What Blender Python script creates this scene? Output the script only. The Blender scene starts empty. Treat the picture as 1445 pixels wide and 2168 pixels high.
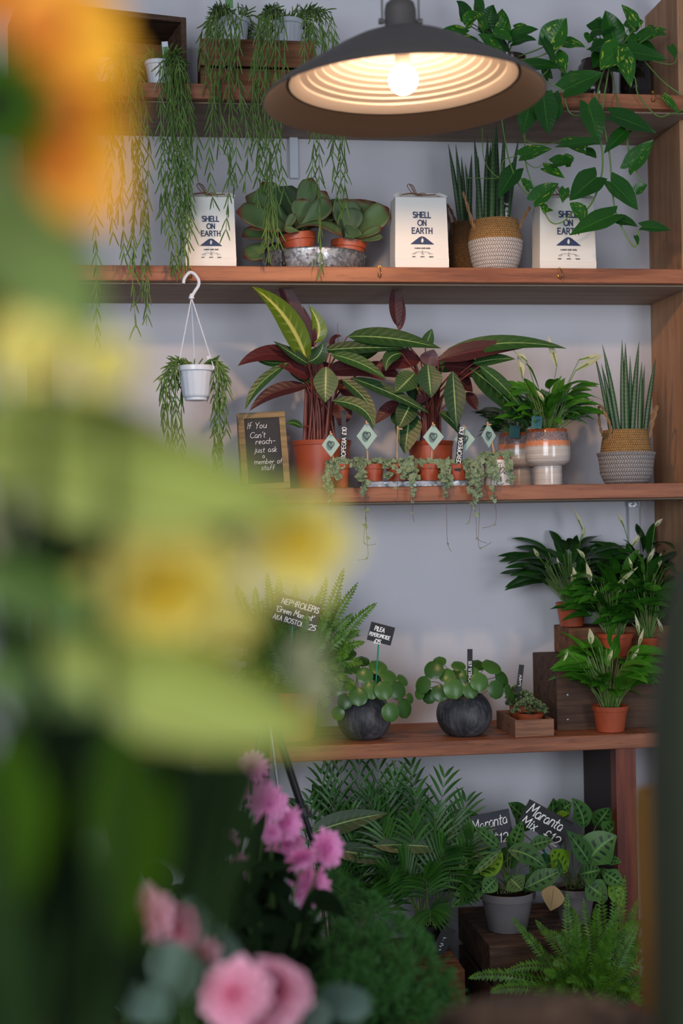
import bpy, math, random
from mathutils import Vector, Matrix
V = Vector
PI = math.pi
rnd = random.Random(7)
C = bpy.context.scene.collection
scene = bpy.context.scene

# ---------------------------------------------------------------- camera
FPX = 3011.0
CAM = V((0, -3.6, 1.32))
YAW, PITCH, ROLL = 0.1354, 0.008, -0.0177
fwd = V((math.sin(YAW)*math.cos(PITCH), math.cos(YAW)*math.cos(PITCH), math.sin(PITCH)))
r0 = V((math.cos(YAW), -math.sin(YAW), 0)); u0 = r0.cross(fwd)
rgt = r0*math.cos(ROLL) + u0*math.sin(ROLL); upv = -r0*math.sin(ROLL) + u0*math.cos(ROLL)
cam = bpy.data.cameras.new('camera'); cam.sensor_fit = 'VERTICAL'; cam.sensor_height = 36.0
cam.lens = FPX/2168.0*36.0; cam.clip_start = 0.02
cam.dof.use_dof = True; cam.dof.focus_distance = 3.66; cam.dof.aperture_fstop = 1.9
cam_o = bpy.data.objects.new('camera', cam); C.objects.link(cam_o)
cam_o.matrix_world = Matrix((( rgt.x, upv.x, -fwd.x, CAM.x), (rgt.y, upv.y, -fwd.y, CAM.y), (rgt.z, upv.z, -fwd.z, CAM.z), (0, 0, 0, 1)))
scene.camera = cam_o

# ---------------------------------------------------------------- world, lights, exposure
scene.view_settings.view_transform = 'Standard'; scene.view_settings.look = 'None'
scene.view_settings.gamma = 1.0; scene.view_settings.exposure = 0.0
w = bpy.data.worlds.new('world'); scene.world = w; w.use_nodes = True
w.node_tree.nodes['Background'].inputs[0].default_value = (0.68, 0.76, 0.93, 1)
w.node_tree.nodes['Background'].inputs[1].default_value = 0.27
def area(name, loc, target, sx, sy, power, col):
    l = bpy.data.lights.new(name, 'AREA'); l.shape = 'RECTANGLE'; l.size = sx; l.size_y = sy; l.energy = power; l.color = col
    o = bpy.data.objects.new(name, l); C.objects.link(o); o.location = loc
    o.rotation_euler = (V(target)-V(loc)).to_track_quat('-Z', 'Y').to_euler(); return o
# daylight through the shop window behind the camera, and a smaller one to its right
area('shop_window_light', (-1.6, -5.6, 1.9), (0.2, 0, 1.3), 2.6, 2.0, 165, (0.86, 0.92, 1.0))
area('door_window_light', (2.3, -4.3, 1.2), (0.3, 0.3, 1.0), 1.0, 1.8, 50, (0.84, 0.90, 1.0))
BULB = 620.0

# ---------------------------------------------------------------- places
DEP = 0.345; TH = 0.0384
SZ = [2.4384, 1.9769, 1.4113, 0.7547, 0.0]
def ray(px, py):
    return (fwd + rgt*((px-722.5)/FPX) - upv*((py-1084.0)/FPX))
def at(px, py, Y):
    d = ray(px, py); t = (Y-CAM.y)/d.y
    return CAM + d*t
def atz(px, py, z):
    return CAM + ray(px, py)*z
def dist(P): return (V(P)-CAM).dot(fwd)
def spot(px, z, Y):
    "point on a level surface at height z, depth Y, seen at picture column px"
    lo, hi = -3.0, 3.0
    for _ in range(50):
        m = (lo+hi)/2; v = V((m, Y, z))-CAM
        if 722.5+FPX*v.dot(rgt)/v.dot(fwd) < px: lo = m
        else: hi = m
    return V((lo, Y, z))
def s_at(P): return dist(P)/FPX      # metres per picture column there

# ---------------------------------------------------------------- mesh helpers
class MB:
    def __init__(s):
        s.v = []; s.f = []; s.uv = []; s.r = []; s.m = []; s.xf = None
    def add(s, vs, fs, uvs=None, r=None, m=0):
        b = len(s.v)
        if s.xf is not None: vs = [s.xf @ V(p) for p in vs]
        s.v += [tuple(p) for p in vs]
        r = rnd.random() if r is None else r
        for f in fs:
            s.f.append(tuple(b+i for i in f)); s.r.append(r); s.m.append(m)
            s.uv += [(uvs[i] if uvs else (0, 0)) for i in f]
    def grid(s, rows, uvs=None, closed=False, r=None, m=0):
        n = len(rows); k = len(rows[0]); vs = [p for q in rows for p in q]; fs = []
        for i in range(n-1):
            for j in range(k if closed else k-1):
                j2 = (j+1) % k
                fs.append((i*k+j, i*k+j2, (i+1)*k+j2, (i+1)*k+j))
        s.add(vs, fs, [p for q in uvs for p in q] if uvs else None, r, m)
    def box(s, c, size, rot=0.0, m=0, M=None):
        c = V(c); R = M if M else Matrix.Rotation(rot, 3, 'Z'); h = V(size)/2; e = min(0.12*min(size), 0.0015)
        vs = []; fs = []
        # bevelled box: three rings
        def ring(z, k): return [V((sx*(h.x-k), sy*(h.y-k), z)) for sx, sy in ((-1, -1), (1, -1), (1, 1), (-1, 1))]
        rows = [ring(-h.z, e), ring(-h.z+e, 0), ring(h.z-e, 0), ring(h.z, e)]
        rows = [[c + R @ p for p in q] for q in rows]
        s.grid(rows, closed=True, m=m)
        b = [p for q in rows for p in q]
        s.add(b[:4][::-1], [(0, 1, 2, 3)], m=m); s.add(b[12:], [(0, 1, 2, 3)], m=m)
    def tube(s, pts, rad, n=8, cap=True, m=0, r=None, vs=1.0):
        pts = [V(p) for p in pts]; N = len(pts)
        if not hasattr(rad, '__len__'): rad = [rad]*N
        T = [(pts[min(i+1, N-1)]-pts[max(i-1, 0)]).normalized() for i in range(N)]
        a = V((0, 0, 1)) if abs(T[0].z) < .9 else V((1, 0, 0))
        nn = T[0].cross(a).normalized(); rows = []; uv = []
        for i in range(N):
            nn = (nn - T[i]*nn.dot(T[i])).normalized(); bb = T[i].cross(nn)
            rows.append([pts[i] + (nn*math.cos(2*PI*j/n) + bb*math.sin(2*PI*j/n))*rad[i] for j in range(n)])
            uv.append([(j/n, i/(N-1)*vs) for j in range(n)])
        s.grid(rows, uv, closed=True, r=r, m=m)
        if cap:
            s.add(rows[0][::-1], [tuple(range(n))], r=r, m=m); s.add(rows[-1], [tuple(range(n))], r=r, m=m)
    def lathe(s, c, prof, n=48, m=0, M=None, wob=0.0, ph=0.0):
        c = V(c); rows = []; uv = []; L = [0]
        for i in range(1, len(prof)): L.append(L[-1]+math.hypot(prof[i][0]-prof[i-1][0], prof[i][1]-prof[i-1][1]))
        for i, (r, z) in enumerate(prof):
            row = []; u = []
            for j in range(n+1):
                a = 2*PI*j/n; rr = r*(1+wob*math.sin(3*a+z*40+ph)+wob*.6*math.sin(5*a-z*60+ph))
                p = V((rr*math.cos(a), rr*math.sin(a), z))
                if M: p = M @ p
                row.append(c+p); u.append((j/n, L[i]/L[-1]))
            rows.append(row); uv.append(u)
        s.grid(rows, uv, m=m)
    def leaf(s, A, B, w, shape='lance', arch=(0, 0, 0), nrm=(0, -1, .6), fold=.18, n=8, k=2, wave=0.0, m=0, tw=0.0, cup=0.0, r=None):
        A = V(A); B = V(B); L = (B-A).length
        if L < 1e-6: return
        Cc = (A+B)/2 + V(arch); nv = V(nrm).normalized(); rows = []; uv = []; ph = rnd.random()*6
        for i in range(n+1):
            t = i/n; P = A*(1-t)**2 + Cc*(2*t*(1-t)) + B*t*t
            T = ((Cc-A)*(1-t) + (B-Cc)*t)
            T = T.normalized() if T.length > 1e-7 else (B-A).normalized()
            nq = nv
            if tw: nq = Matrix.Rotation(tw*t, 3, T) @ nv
            sd = T.cross(nq)
            if sd.length < 1e-4: sd = T.orthogonal()
            sd.normalize(); nn = sd.cross(T); hw = w*.5*SH[shape](t)
            row = []; u = []
            for j in range(-k, k+1):
                q = j/k; back = 0
                if shape == 'heart': back = -max(0, .30-t)*abs(q)**.8*L*.75*(1-abs(q)*.3)
                if shape == 'stalkheart': back = -max(0, .36-t)*abs(q)*L*.7
                wv = wave*w*math.sin(t*9+ph+(1.5 if q > 0 else 0))*abs(q)
                row.append(P + sd*(q*hw) + nn*(fold*abs(q)*hw + cup*q*q*hw + wv) + T*back)
                u.append((t, .5+.5*q))
            rows.append(row); uv.append(u)
        s.grid(rows, uv, m=m, r=r)
    def build(s, name, mats, parent=None, smooth=True, kind=None, label=None):
        off = parent_off(parent)
        me = bpy.data.meshes.new(name)
        me.from_pydata([(x-off.x, y-off.y, z-off.z) for x, y, z in s.v], [], s.f)
        ul = me.uv_layers.new(name='UVMap'); flat = [c for p in s.uv for c in p]; ul.data.foreach_set('uv', flat)
        at_ = me.attributes.new('rnd', 'FLOAT', 'FACE'); at_.data.foreach_set('value', s.r)
        if not isinstance(mats, (list, tuple)): mats = [mats]
        for q in mats: me.materials.append(q)
        if any(s.m): me.polygons.foreach_set('material_index', s.m)
        me.polygons.foreach_set('use_smooth', [smooth]*len(s.f))
        me.update()
        if smooth:
            try: me.set_sharp_from_angle(angle=R_(42))
            except Exception: pass
        o = bpy.data.objects.new(name, me); C.objects.link(o)
        if parent: o.parent = parent
        if kind: o['kind'] = kind
        if label: o['label'] = label
        return o
def R_(d): return d*PI/180
def parent_off(p):
    q = V((0, 0, 0))
    while p is not None: q = q+p.location; p = p.parent
    return q
def cl(x, a=0.0, b=1.0): return max(a, min(b, x))
SH = {
 'lance': lambda t: max(0.02, math.sin(PI*cl(t)**.72)**.85) if t < 1 else 0.01,
 'lance2': lambda t: max(0.05, math.sin(PI*cl(t)**.9)**.7) if t < 1 else 0.01,
 'ovate': lambda t: cl((t/.38)**.6 if t < .38 else (1-((t-.38)/.62)**1.9), .04, 1),
 'oval': lambda t: max(.03, math.sqrt(max(0, 1-(2*t-1)**2))**.85),
 'heart': lambda t: cl(.62+1.5*t if t < .24 else (1-((t-.24)/.76)**1.7), .01, 1),
 'stalkheart': lambda t: cl(.7+1.2*t if t < .25 else (1-((t-.25)/.75)**2.2)**.8, .01, 1),
 'spat': lambda t: max(.06, (.28+.72*math.sin(PI*.5*cl(t/.68))**2.2) if t < .68 else math.sqrt(max(0, 1-((t-.68)/.32)**2.4))),
 'needle': lambda t: max(.08, math.sin(PI*(.12+.85*t))**.5),
 'petal': lambda t: cl(.35+.65*math.sin(PI*.5*cl(t/.6))) if t < .6 else math.sqrt(max(0.02, 1-((t-.6)/.4)**2.2)),
 'strap': lambda t: 1.0 if t < .85 else max(.03, 1-((t-.85)/.15)**2),
}
def thing(name, label, cat, loc, group=None):
    o = bpy.data.objects.new(name, None); C.objects.link(o); o.location = V(loc); o.empty_display_size = .03
    o['label'] = label; o['category'] = cat
    if group: o['group'] = group
    return o
def tag(o, label, cat, group=None):
    o['label'] = label; o['category'] = cat
    if group: o['group'] = group
    return o
def struct(o): o['kind'] = 'structure'; return o
def rv(s=1.0): return V((rnd.uniform(-s, s), rnd.uniform(-s, s), rnd.uniform(-s, s)))
def bez(A, B, Cc, n):
    return [V(A)*(1-t)**2 + V(Cc)*(2*t*(1-t)) + V(B)*t*t for t in [i/n for i in range(n+1)]]
def smooth_path(P, n=6):
    P = [V(p) for p in P]; out = []
    for i in range(len(P)-1):
        p0 = P[max(i-1, 0)]; p1 = P[i]; p2 = P[i+1]; p3 = P[min(i+2, len(P)-1)]
        for j in range(n):
            t = j/n
            out.append(.5*((2*p1)+(p2-p0)*t+(2*p0-5*p1+4*p2-p3)*t*t+(3*p1-p0-3*p2+p3)*t**3))
    out.append(P[-1]); return out

# ---------------------------------------------------------------- materials
def hexc(h, k=1.0):
    h = h.lstrip('#'); o = []
    for i in (0, 2, 4):
        c = int(h[i:i+2], 16)/255; c = c/12.92 if c <= .04045 else ((c+.055)/1.055)**2.4
        o.append(min(1, c*k))
    return (*o, 1)
class NT:
    def __init__(s, name):
        s.mat = bpy.data.materials.new(name); s.mat.use_nodes = True; s.t = s.mat.node_tree
        s.b = s.t.nodes['Principled BSDF']; s.o = s.t.nodes['Material Output']
    def n(s, typ, **kw):
        x = s.t.nodes.new(typ)
        for k, v in kw.items(): setattr(x, k, v)
        return x
    def link(s, a, b): s.t.links.new(a, b)
    def inp(s, sock, v):
        if v is None: return
        if isinstance(v, bpy.types.NodeSocket): s.link(v, sock)
        else: sock.default_value = v
    def math(s, op, a, b=None, c=None, clamp=False):
        x = s.n('ShaderNodeMath', operation=op, use_clamp=clamp)
        s.inp(x.inputs[0], a); s.inp(x.inputs[1], b); s.inp(x.inputs[2], c); return x.outputs[0]
    def mix(s, f, a, b):
        x = s.n('ShaderNodeMix', data_type='RGBA'); s.inp(x.inputs[0], f); s.inp(x.inputs[6], a); s.inp(x.inputs[7], b); return x.outputs[2]
    def smooth(s, v, a, b):
        x = s.n('ShaderNodeMapRange', interpolation_type='SMOOTHSTEP'); s.inp(x.inputs[0], v); x.inputs[1].default_value = a; x.inputs[2].default_value = b
        return x.outputs[0]
    def noise(s, vec=None, scale=5.0, detail=3.0, rough=.5, d4=None):
        x = s.n('ShaderNodeTexNoise'); x.inputs['Scale'].default_value = scale; x.inputs['Detail'].default_value = detail; x.inputs['Roughness'].default_value = rough
        if vec is not None: s.link(vec, x.inputs['Vector'])
        return x.outputs[0]
    def vec(s, which='Object', scale=(1, 1, 1), rot=(0, 0, 0)):
        t = s.n('ShaderNodeTexCoord'); m = s.n('ShaderNodeMapping'); m.inputs['Scale'].default_value = scale; m.inputs['Rotation'].default_value = rot
        s.link(t.outputs[which], m.inputs[0]); return m.outputs[0]
    def uv(s):
        t = s.n('ShaderNodeTexCoord'); x = s.n('ShaderNodeSeparateXYZ'); s.link(t.outputs['UV'], x.inputs[0]); return x.outputs[0], x.outputs[1]
    def bump(s, h, st=.3, d=.002):
        x = s.n('ShaderNodeBump'); x.inputs['Strength'].default_value = st; x.inputs['Distance'].default_value = d; s.link(h, x.inputs['Height']); s.link(x.outputs[0], s.b.inputs['Normal'])
    def set(s, col=None, rough=None, metal=None, spec=None, coat=None):
        if col is not None: s.inp(s.b.inputs['Base Color'], col)
        if rough is not None: s.inp(s.b.inputs['Roughness'], rough)
        if metal is not None: s.b.inputs['Metallic'].default_value = metal
        if spec is not None: s.b.inputs['Specular IOR Level'].default_value = spec
        if coat is not None: s.b.inputs['Coat Weight'].default_value = coat
        return s.mat
    def translucent(s, col, f):
        tr = s.n('ShaderNodeBsdfTranslucent'); s.inp(tr.inputs[0], col); mx = s.n('ShaderNodeMixShader'); mx.inputs[0].default_value = f
        s.link(s.b.outputs[0], mx.inputs[1]); s.link(tr.outputs[0], mx.inputs[2]); s.link(mx.outputs[0], s.o.inputs[0])
def plain(name, h, rough=.5, metal=0.0, var=.12, scale=30, bump=0.0, spec=.5, k=1.0):
    N = NT(name); c = hexc(h, k); f = N.noise(N.vec(), scale, 4)
    col = N.mix(f, tuple(x*(1-var) for x in c[:3])+(1,), tuple(min(1, x*(1+var)) for x in c[:3])+(1,))
    if bump: N.bump(N.noise(N.vec(), scale*6, 3), bump, .001)
    return N.set(col, rough, metal, spec)
def wood(name, c1, c2, axis='x', sc=1.0, rough=.5, bump=.25, c3=None):
    N = NT(name); S = {'x': (1.6, 22, 22), 'y': (22, 1.6, 22), 'z': (22, 22, 1.6)}[axis]
    v = N.vec('Object', tuple(q*sc for q in S)); f = N.noise(v, 2.2, 8, .62)
    g = N.noise(N.vec('Object', tuple(q*sc*5 for q in S)), 2.0, 3, .7)
    f2 = N.smooth(f, .32, .68); col = N.mix(f2, hexc(c1), hexc(c2))
    col = N.mix(N.math('MULTIPLY', N.smooth(g, .55, .72), .45), col, hexc(c3 or c1, .55))
    big = N.noise(N.vec(), 3.0, 2); col = N.mix(N.math('MULTIPLY', N.smooth(big, .4, .7), .25), col, hexc(c2, 1.2))
    N.bump(g, bump, .0012); return N.set(col, N.math('ADD', rough, N.math('MULTIPLY', g, .15)), spec=.4)
def leafmat(name, c1, c2, rib=None, ribw=.10, back=None, kind=None, c3=None, rough=.38, tr=.12, veins=.0, spec=.45):
    N = NT(name); u, v = N.uv(); a = N.n('ShaderNodeAttribute', attribute_name='rnd').outputs['Fac']
    s_ = N.math('ABSOLUTE', N.math('MULTIPLY_ADD', v, 2.0, -1.0))
    nz = N.noise(N.vec(), 25, 2)
    f = N.math('ADD', N.math('MULTIPLY', a, .75), N.math('MULTIPLY', nz, .25))
    col = N.mix(f, hexc(c1), hexc(c2))
    cmb = N.n('ShaderNodeCombineXYZ'); N.link(u, cmb.inputs[0]); N.link(v, cmb.inputs[1]); N.link(N.math('MULTIPLY', a, 37.0), cmb.inputs[2])
    stripes = N.math('SINE', N.math('MULTIPLY_ADD', s_, -7.0, N.math('MULTIPLY', u, 62.0)))
    if kind == 'feather':
        g = N.math('MULTIPLY', N.smooth(stripes, .3, .95), N.smooth(s_, .95, .1)); col = N.mix(N.math('MULTIPLY', g, .32), col, hexc(c3))
    if kind == 'varieg':
        mp = N.n('ShaderNodeMapping'); mp.inputs['Scale'].default_value = (2.6, 4.0, 1); N.link(cmb.outputs[0], mp.inputs[0])
        g = N.noise(mp.outputs[0], 1.6, 4, .6); g = N.math('MULTIPLY', N.smooth(g, .58, .64), N.smooth(a, .3, .9)); col = N.mix(g, col, hexc(c3))
    if kind == 'prayer':
        st = N.math('SINE', N.math('MULTIPLY_ADD', s_, -4.0, N.math('MULTIPLY', u, 34.0)))
        band = N.math('MULTIPLY', N.smooth(s_, .10, .2), N.smooth(s_, .62, .45))
        g = N.math('MULTIPLY', N.smooth(st, .0, .5), band); col = N.mix(g, col, hexc(c3))
    if kind == 'margin':
        g = N.smooth(N.math('MAXIMUM', N.math('MULTIPLY', s_, .96), N.math('MULTIPLY', u, 1.0)), .84, 1.0)
        g = N.math('MULTIPLY', g, N.smooth(a, .0, .5)); col = N.mix(g, col, hexc(c3))
    if kind == 'marble':
        vo = N.n('ShaderNodeTexVoronoi'); vo.inputs['Scale'].default_value = 6.0; N.link(cmb.outputs[0], vo.inputs['Vector'])
        col = N.mix(N.smooth(vo.outputs[0], .25, .45), col, hexc(c3))
    if kind == 'tip':
        col = N.mix(N.smooth(u, .35, .9), col, hexc(c3))
    if kind == 'band':
        g = N.math('SINE', N.math('ADD', N.math('MULTIPLY', v, 150.0), N.math('MULTIPLY', nz, 9.0)))
        col = N.mix(N.math('MULTIPLY', N.smooth(g, .3, .9), .45), col, hexc(c3))
    if rib:
        g = N.math('MULTIPLY', N.smooth(s_, ribw, ribw*.3), N.smooth(u, 1.02, .8)); col = N.mix(g, col, hexc(rib))
    if back:
        geo = N.n('ShaderNodeNewGeometry'); col = N.mix(geo.outputs['Backfacing'], col, N.mix(nz, hexc(back, .75), hexc(back, 1.2)))
    if veins: N.bump(stripes, veins, .0006)
    if tr: N.translucent(col, tr)
    return N.set(col, rough, spec=spec)

M = {}
def wall_mat():
    N = NT('painted_plaster'); f = N.noise(N.vec(), 6, 5); g = N.noise(N.vec(), 260, 3)
    col = N.mix(f, hexc('#bebdc3'), hexc('#c9c8ce')); N.bump(g, .18, .0015); return N.set(col, .85, spec=.2)
M['wall'] = wall_mat()
M['shelf'] = wood('varnished_mahogany', '#6e3d24', '#9a6040', 'x', .8, .42, .3, '#3c1c0e')
M['shelf_under'] = M['shelf']
M['panel'] = wood('plywood_panel', '#94694a', '#ad8462', 'z', .5, .6, .15, '#5c3c24')
M['underside'] = wood('greyed_plywood', '#7d6a58', '#958270', 'x', .5, .6, .12, '#5c4c3e')
M['post'] = wood('red_timber', '#54200f', '#7c3a20', 'z', 1.0, .4, .2)
M['floor'] = wood('floorboards', '#3a2318', '#5a3826', 'x', .5, .55, .3)
M['crate_dark'] = wood('dark_stained_crate_wood', '#35231a', '#58402f', 'x', 1.0, .7, .5)
M['crate_brown'] = wood('old_brown_crate_wood', '#54341f', '#855736', 'x', 1.0, .7, .5)
M['crate_red'] = wood('small_crate_wood', '#5c3c2a', '#8a6148', 'x', 2.5, .6, .4)
M['crate_old'] = wood('weathered_crate_wood', '#33241a', '#5e4737', 'x', 1.0, .8, .5)
M['white_plastic'] = plain('white_plastic', '#c9d0da', .3, var=.05)
M['terra'] = plain('terracotta_plastic', '#a44c2e', .42, var=.08)
M['terra_dark'] = plain('brown_plastic', '#8b4023', .45, var=.1)
M['soil'] = plain('potting_soil', '#2c1c14', .95, var=.5, scale=150, bump=1.0, spec=.1)
M['black_plastic'] = plain('black_plastic', '#1c1c1f', .45, var=.1)
M['black_iron'] = plain('black_iron', '#141416', .4, .3)
M['chalk'] = plain('chalk_marker', '#e8e8e6', .8, var=.03)
M['slate'] = plain('black_slate', '#222326', .7, var=.25, scale=60)
M['slate_grey'] = plain('grey_slate', '#33363f', .75, var=.2, scale=40)
M['brass'] = plain('brass', '#b08a48', .3, 1.0)
M['green_plastic'] = plain('green_plastic', '#128a6c', .4)
M['grey_clay'] = plain('grey_clay', '#6d6a6b', .85, var=.08, scale=20)
M['ink'] = plain('navy_ink', '#2c3a5c', .7, var=.03)
M['ink_black'] = plain('black_ink', '#15171c', .6, var=.03)
M['paper'] = plain('white_kraft_paper', '#e2dfd8', .75, var=.03, scale=8)
M['twine'] = plain('brown_twine', '#7d5840', .9, var=.3, scale=300, bump=.8)
M['cork_wood'] = plain('pale_wooden_stick', '#c79a6c', .6, var=.15, scale=80)
M['mint'] = plain('mint_card', '#9fb8ac', .8, var=.03)
M['mint_dark'] = plain('grey_green_ink', '#66807a', .8, var=.03)
M['teal'] = plain('teal_card', '#2d5f60', .7, var=.06)
M['straw'] = None
def weave(name, ca, cb, nu, nv):
    N = NT(name); u, v = N.uv(); vm = N.math('MULTIPLY', v, nv); row = N.math('FLOOR', vm); fr = N.math('FRACT', vm)
    par = N.math('MULTIPLY_ADD', N.math('MODULO', row, 2.0), 2.0, -1.0)
    arg = N.math('ADD', N.math('MULTIPLY', u, nu), N.math('MULTIPLY', N.math('MULTIPLY', par, fr), .62))
    h1 = N.math('ABSOLUTE', N.math('SINE', N.math('MULTIPLY', arg, PI)))
    e = N.math('MULTIPLY_ADD', fr, 2.0, -1.0); h2 = N.math('SUBTRACT', 1.0, N.math('MULTIPLY', e, e))
    h = N.math('MULTIPLY', N.math('POWER', h1, .6), N.math('POWER', h2, .4))
    nz = N.noise(N.vec(), 120, 3); col = N.mix(nz, hexc(ca), hexc(cb)); col = N.mix(N.smooth(h, .35, .05), col, hexc(ca, .35))
    N.bump(h, 1.0, .0035); return N.set(col, .75, spec=.2)
M['straw'] = weave('woven_straw', '#8a6238', '#c09660', 64, 12)
M['weave_white'] = weave('white_dipped_weave', '#b5aaa4', '#cfc6c0', 64, 14)
M['weave_grey'] = weave('grey_dipped_weave', '#8d8683', '#aaa29e', 66, 14)
M['weave_shade'] = weave('brown_woven_straw', '#5f472f', '#8a6a48', 60, 22)
def galv():
    N = NT('galvanised_zinc'); vo = N.n('ShaderNodeTexVoronoi'); vo.inputs['Scale'].default_value = 140; N.link(N.vec('Object', (1, 1, 1)), vo.inputs['Vector'])
    sep = N.n('ShaderNodeSeparateXYZ'); N.link(vo.outputs['Color'], sep.inputs[0])
    col = N.mix(sep.outputs[0], hexc('#6e7074'), hexc('#b4b5b8')); return N.set(col, N.math('MULTIPLY_ADD', sep.outputs[1], .3, .3), .75)
M['zinc'] = galv()
def charcoal():
    N = NT('brushed_charcoal_clay'); f = N.noise(N.vec('Object', (60, 60, 9)), 2.2, 6, .7); g = N.noise(N.vec(), 14, 3)
    col = N.mix(N.smooth(N.math('MULTIPLY', N.math('ADD', f, g), .5), .42, .66), hexc('#26272b'), hexc('#5a5b61')); N.bump(f, .3, .001); return N.set(col, .6)
M['charcoal'] = charcoal()
def glaze():
    N = NT('drip_glaze_stoneware'); u, v = N.uv(); sx = N.n('ShaderNodeSeparateXYZ'); N.link(N.vec('Object'), sx.inputs[0]); z = sx.outputs[2]
    cm = N.n('ShaderNodeCombineXYZ'); N.link(N.math('MULTIPLY', u, 60.0), cm.inputs[0]); nn = N.noise(cm.outputs[0], 1.0, 2); zz = N.math('MULTIPLY_ADD', nn, .020, z)
    cm2 = N.n('ShaderNodeCombineXYZ'); N.link(N.math('MULTIPLY', u, 95.0), cm2.inputs[0]); nn2 = N.noise(cm2.outputs[0], 1.0, 2); zz2 = N.math('MULTIPLY_ADD', nn2, .016, z)
    st = N.noise(N.vec('Object', (3, 3, 260)), 1.0, 2); base = N.mix(N.smooth(st, .35, .7), hexc('#c9bfb6'), hexc('#b3a79c'))
    sp = N.noise(N.vec(), 700, 2); top = N.mix(N.smooth(sp, .42, .6), hexc('#5c4a4c'), hexc('#a58d88'))
    c1 = N.mix(N.smooth(zz, .1130, .1145), base, hexc('#d0825a')); c2 = N.mix(N.smooth(zz2, .1245, .126), c1, top)
    rim = N.mix(N.smooth(z, .1395, .1405), c2, hexc('#a0522e')); N.bump(st, .15, .001); return N.set(rim, .16, coat=.3)
M['glaze'] = glaze()
M['dark_glaze'] = plain('dark_brown_glaze', '#2a1d18', .15, var=.4, scale=25)
M['black_glaze'] = plain('black_glaze', '#1a1310', .15, var=.4, scale=25)
M['ceramic'] = plain('cream_ceramic', '#d9d3c8', .25, var=.03)
M['hoya'] = leafmat('hoya_leaf', '#3c5a26', '#66883c', rough=.5, tr=.10)
M['hoya_stem'] = plain('hoya_stem', '#6a7a48', .6)
M['pothos'] = leafmat('pothos_leaf', '#123c10', '#2c6a1c', rib='#3c7428', ribw=.05, kind='varieg', c3='#a8b63e', rough=.3, tr=.16, back='#4a7a34', veins=.15)
M['vine'] = plain('vine_stem', '#5d7c38', .5)
M['vine_dark'] = plain('petiole_green', '#4a5e2c', .5)
M['kal'] = leafmat('flapjack_leaf', '#40583c', '#6a8450', kind='margin', c3='#6c2c28', rough=.5, tr=.08, back='#5c7440', spec=.3)
M['strom'] = leafmat('stromanthe_leaf', '#152e18', '#2c5222', rib='#84a060', ribw=.09, kind='feather', c3='#4c7038', back='#32151a', rough=.4, tr=.06, veins=.2)
M['strom_lime'] = leafmat('young_stromanthe_leaf', '#4c6a14', '#6a8420', rib='#c0c06a', ribw=.22, kind='feather', c3='#a8ac50', back='#401c1c', rough=.35, tr=.18)
M['maroon'] = leafmat('maroon_leaf_underside', '#35171a', '#532224', rib='#6a3430', ribw=.05, rough=.45, tr=.05, veins=.2)
M['maroon_stem'] = plain('red_brown_leaf_stalk', '#6e352c', .45, var=.3, scale=60)
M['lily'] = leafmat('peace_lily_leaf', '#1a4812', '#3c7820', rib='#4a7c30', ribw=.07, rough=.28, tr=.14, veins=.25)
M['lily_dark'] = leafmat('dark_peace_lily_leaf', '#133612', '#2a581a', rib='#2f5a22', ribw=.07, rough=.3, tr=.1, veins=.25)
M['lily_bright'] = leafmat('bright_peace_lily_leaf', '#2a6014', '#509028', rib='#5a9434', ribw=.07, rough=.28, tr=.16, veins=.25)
M['spathe'] = leafmat('cream_spathe', '#a8ac80', '#cfc8a4', rough=.5, tr=.2)
M['sans'] = leafmat('snake_plant_spike', '#17361a', '#37582a', kind='band', c3='#4c6c3a', rough=.45, tr=0)
M['cero'] = leafmat('string_of_hearts_leaf', '#2c4228', '#455c34', kind='marble', c3='#7f9270', rough=.55, tr=.05, back='#7a8458')
M['cero_stem'] = plain('string_of_hearts_stem', '#6a4a44', .6)
M['pilea'] = leafmat('pilea_leaf', '#274c1c', '#4f7832', rough=.32, tr=.10, back='#50703c')
M['fern'] = leafmat('fern_leaf', '#2c6018', '#558a24', rough=.5, tr=.18)
M['fern_bright'] = leafmat('bright_fern_leaf', '#2c5a0e', '#56881c', rough=.5, tr=.2)
M['palm'] = leafmat('palm_leaf', '#1a4016', '#3a7024', rough=.4, tr=.12)
M['maranta'] = leafmat('maranta_leaf', '#2a5424', '#4a7634', rib='#6f9a50', ribw=.07, kind='prayer', c3='#17301a', rough=.45, tr=.08, back='#3f6630', veins=.15)
M['maranta_lime'] = leafmat('lime_maranta_leaf', '#64901f', '#86ac30', kind='prayer', c3='#3c5418', rough=.4, tr=.15, back='#86a848')
M['dry'] = leafmat('dry_leaf', '#8a7450', '#a08a60', rib='#6c5638', ribw=.05, rough=.7, tr=.1, veins=.3)
M['sedum'] = leafmat('sedum_leaf', '#4c6040', '#7c9060', rough=.6, tr=.05)
M['asp'] = leafmat('asparagus_fern_needle', '#1e4e1c', '#3e7c2e', rough=.6, tr=.15)
M['mum_pink'] = leafmat('pink_chrysanthemum_petal', '#dc58ac', '#f090cc', kind='tip', c3='#f4a4d4', rough=.6, tr=.2)
M['carn'] = leafmat('pink_carnation_petal', '#e85a84', '#f48cac', kind='tip', c3='#fcc4d6', rough=.6, tr=.2)
M['yel'] = leafmat('yellow_chrysanthemum_petal', '#d4c45c', '#e0d27a', rough=.6, tr=.3)
M['yel_deep'] = leafmat('deep_yellow_petal', '#ccA814', '#dcbc30', rough=.6, tr=.25)
M['cream'] = leafmat('cream_petal', '#c4c494', '#d4d2a8', rough=.6, tr=.25)
M['sun'] = leafmat('sunflower_petal', '#e09200', '#f0ac08', rough=.6, tr=.35)
M['sun_red'] = leafmat('orange_petal', '#c06000', '#d88410', rough=.6, tr=.3)
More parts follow.
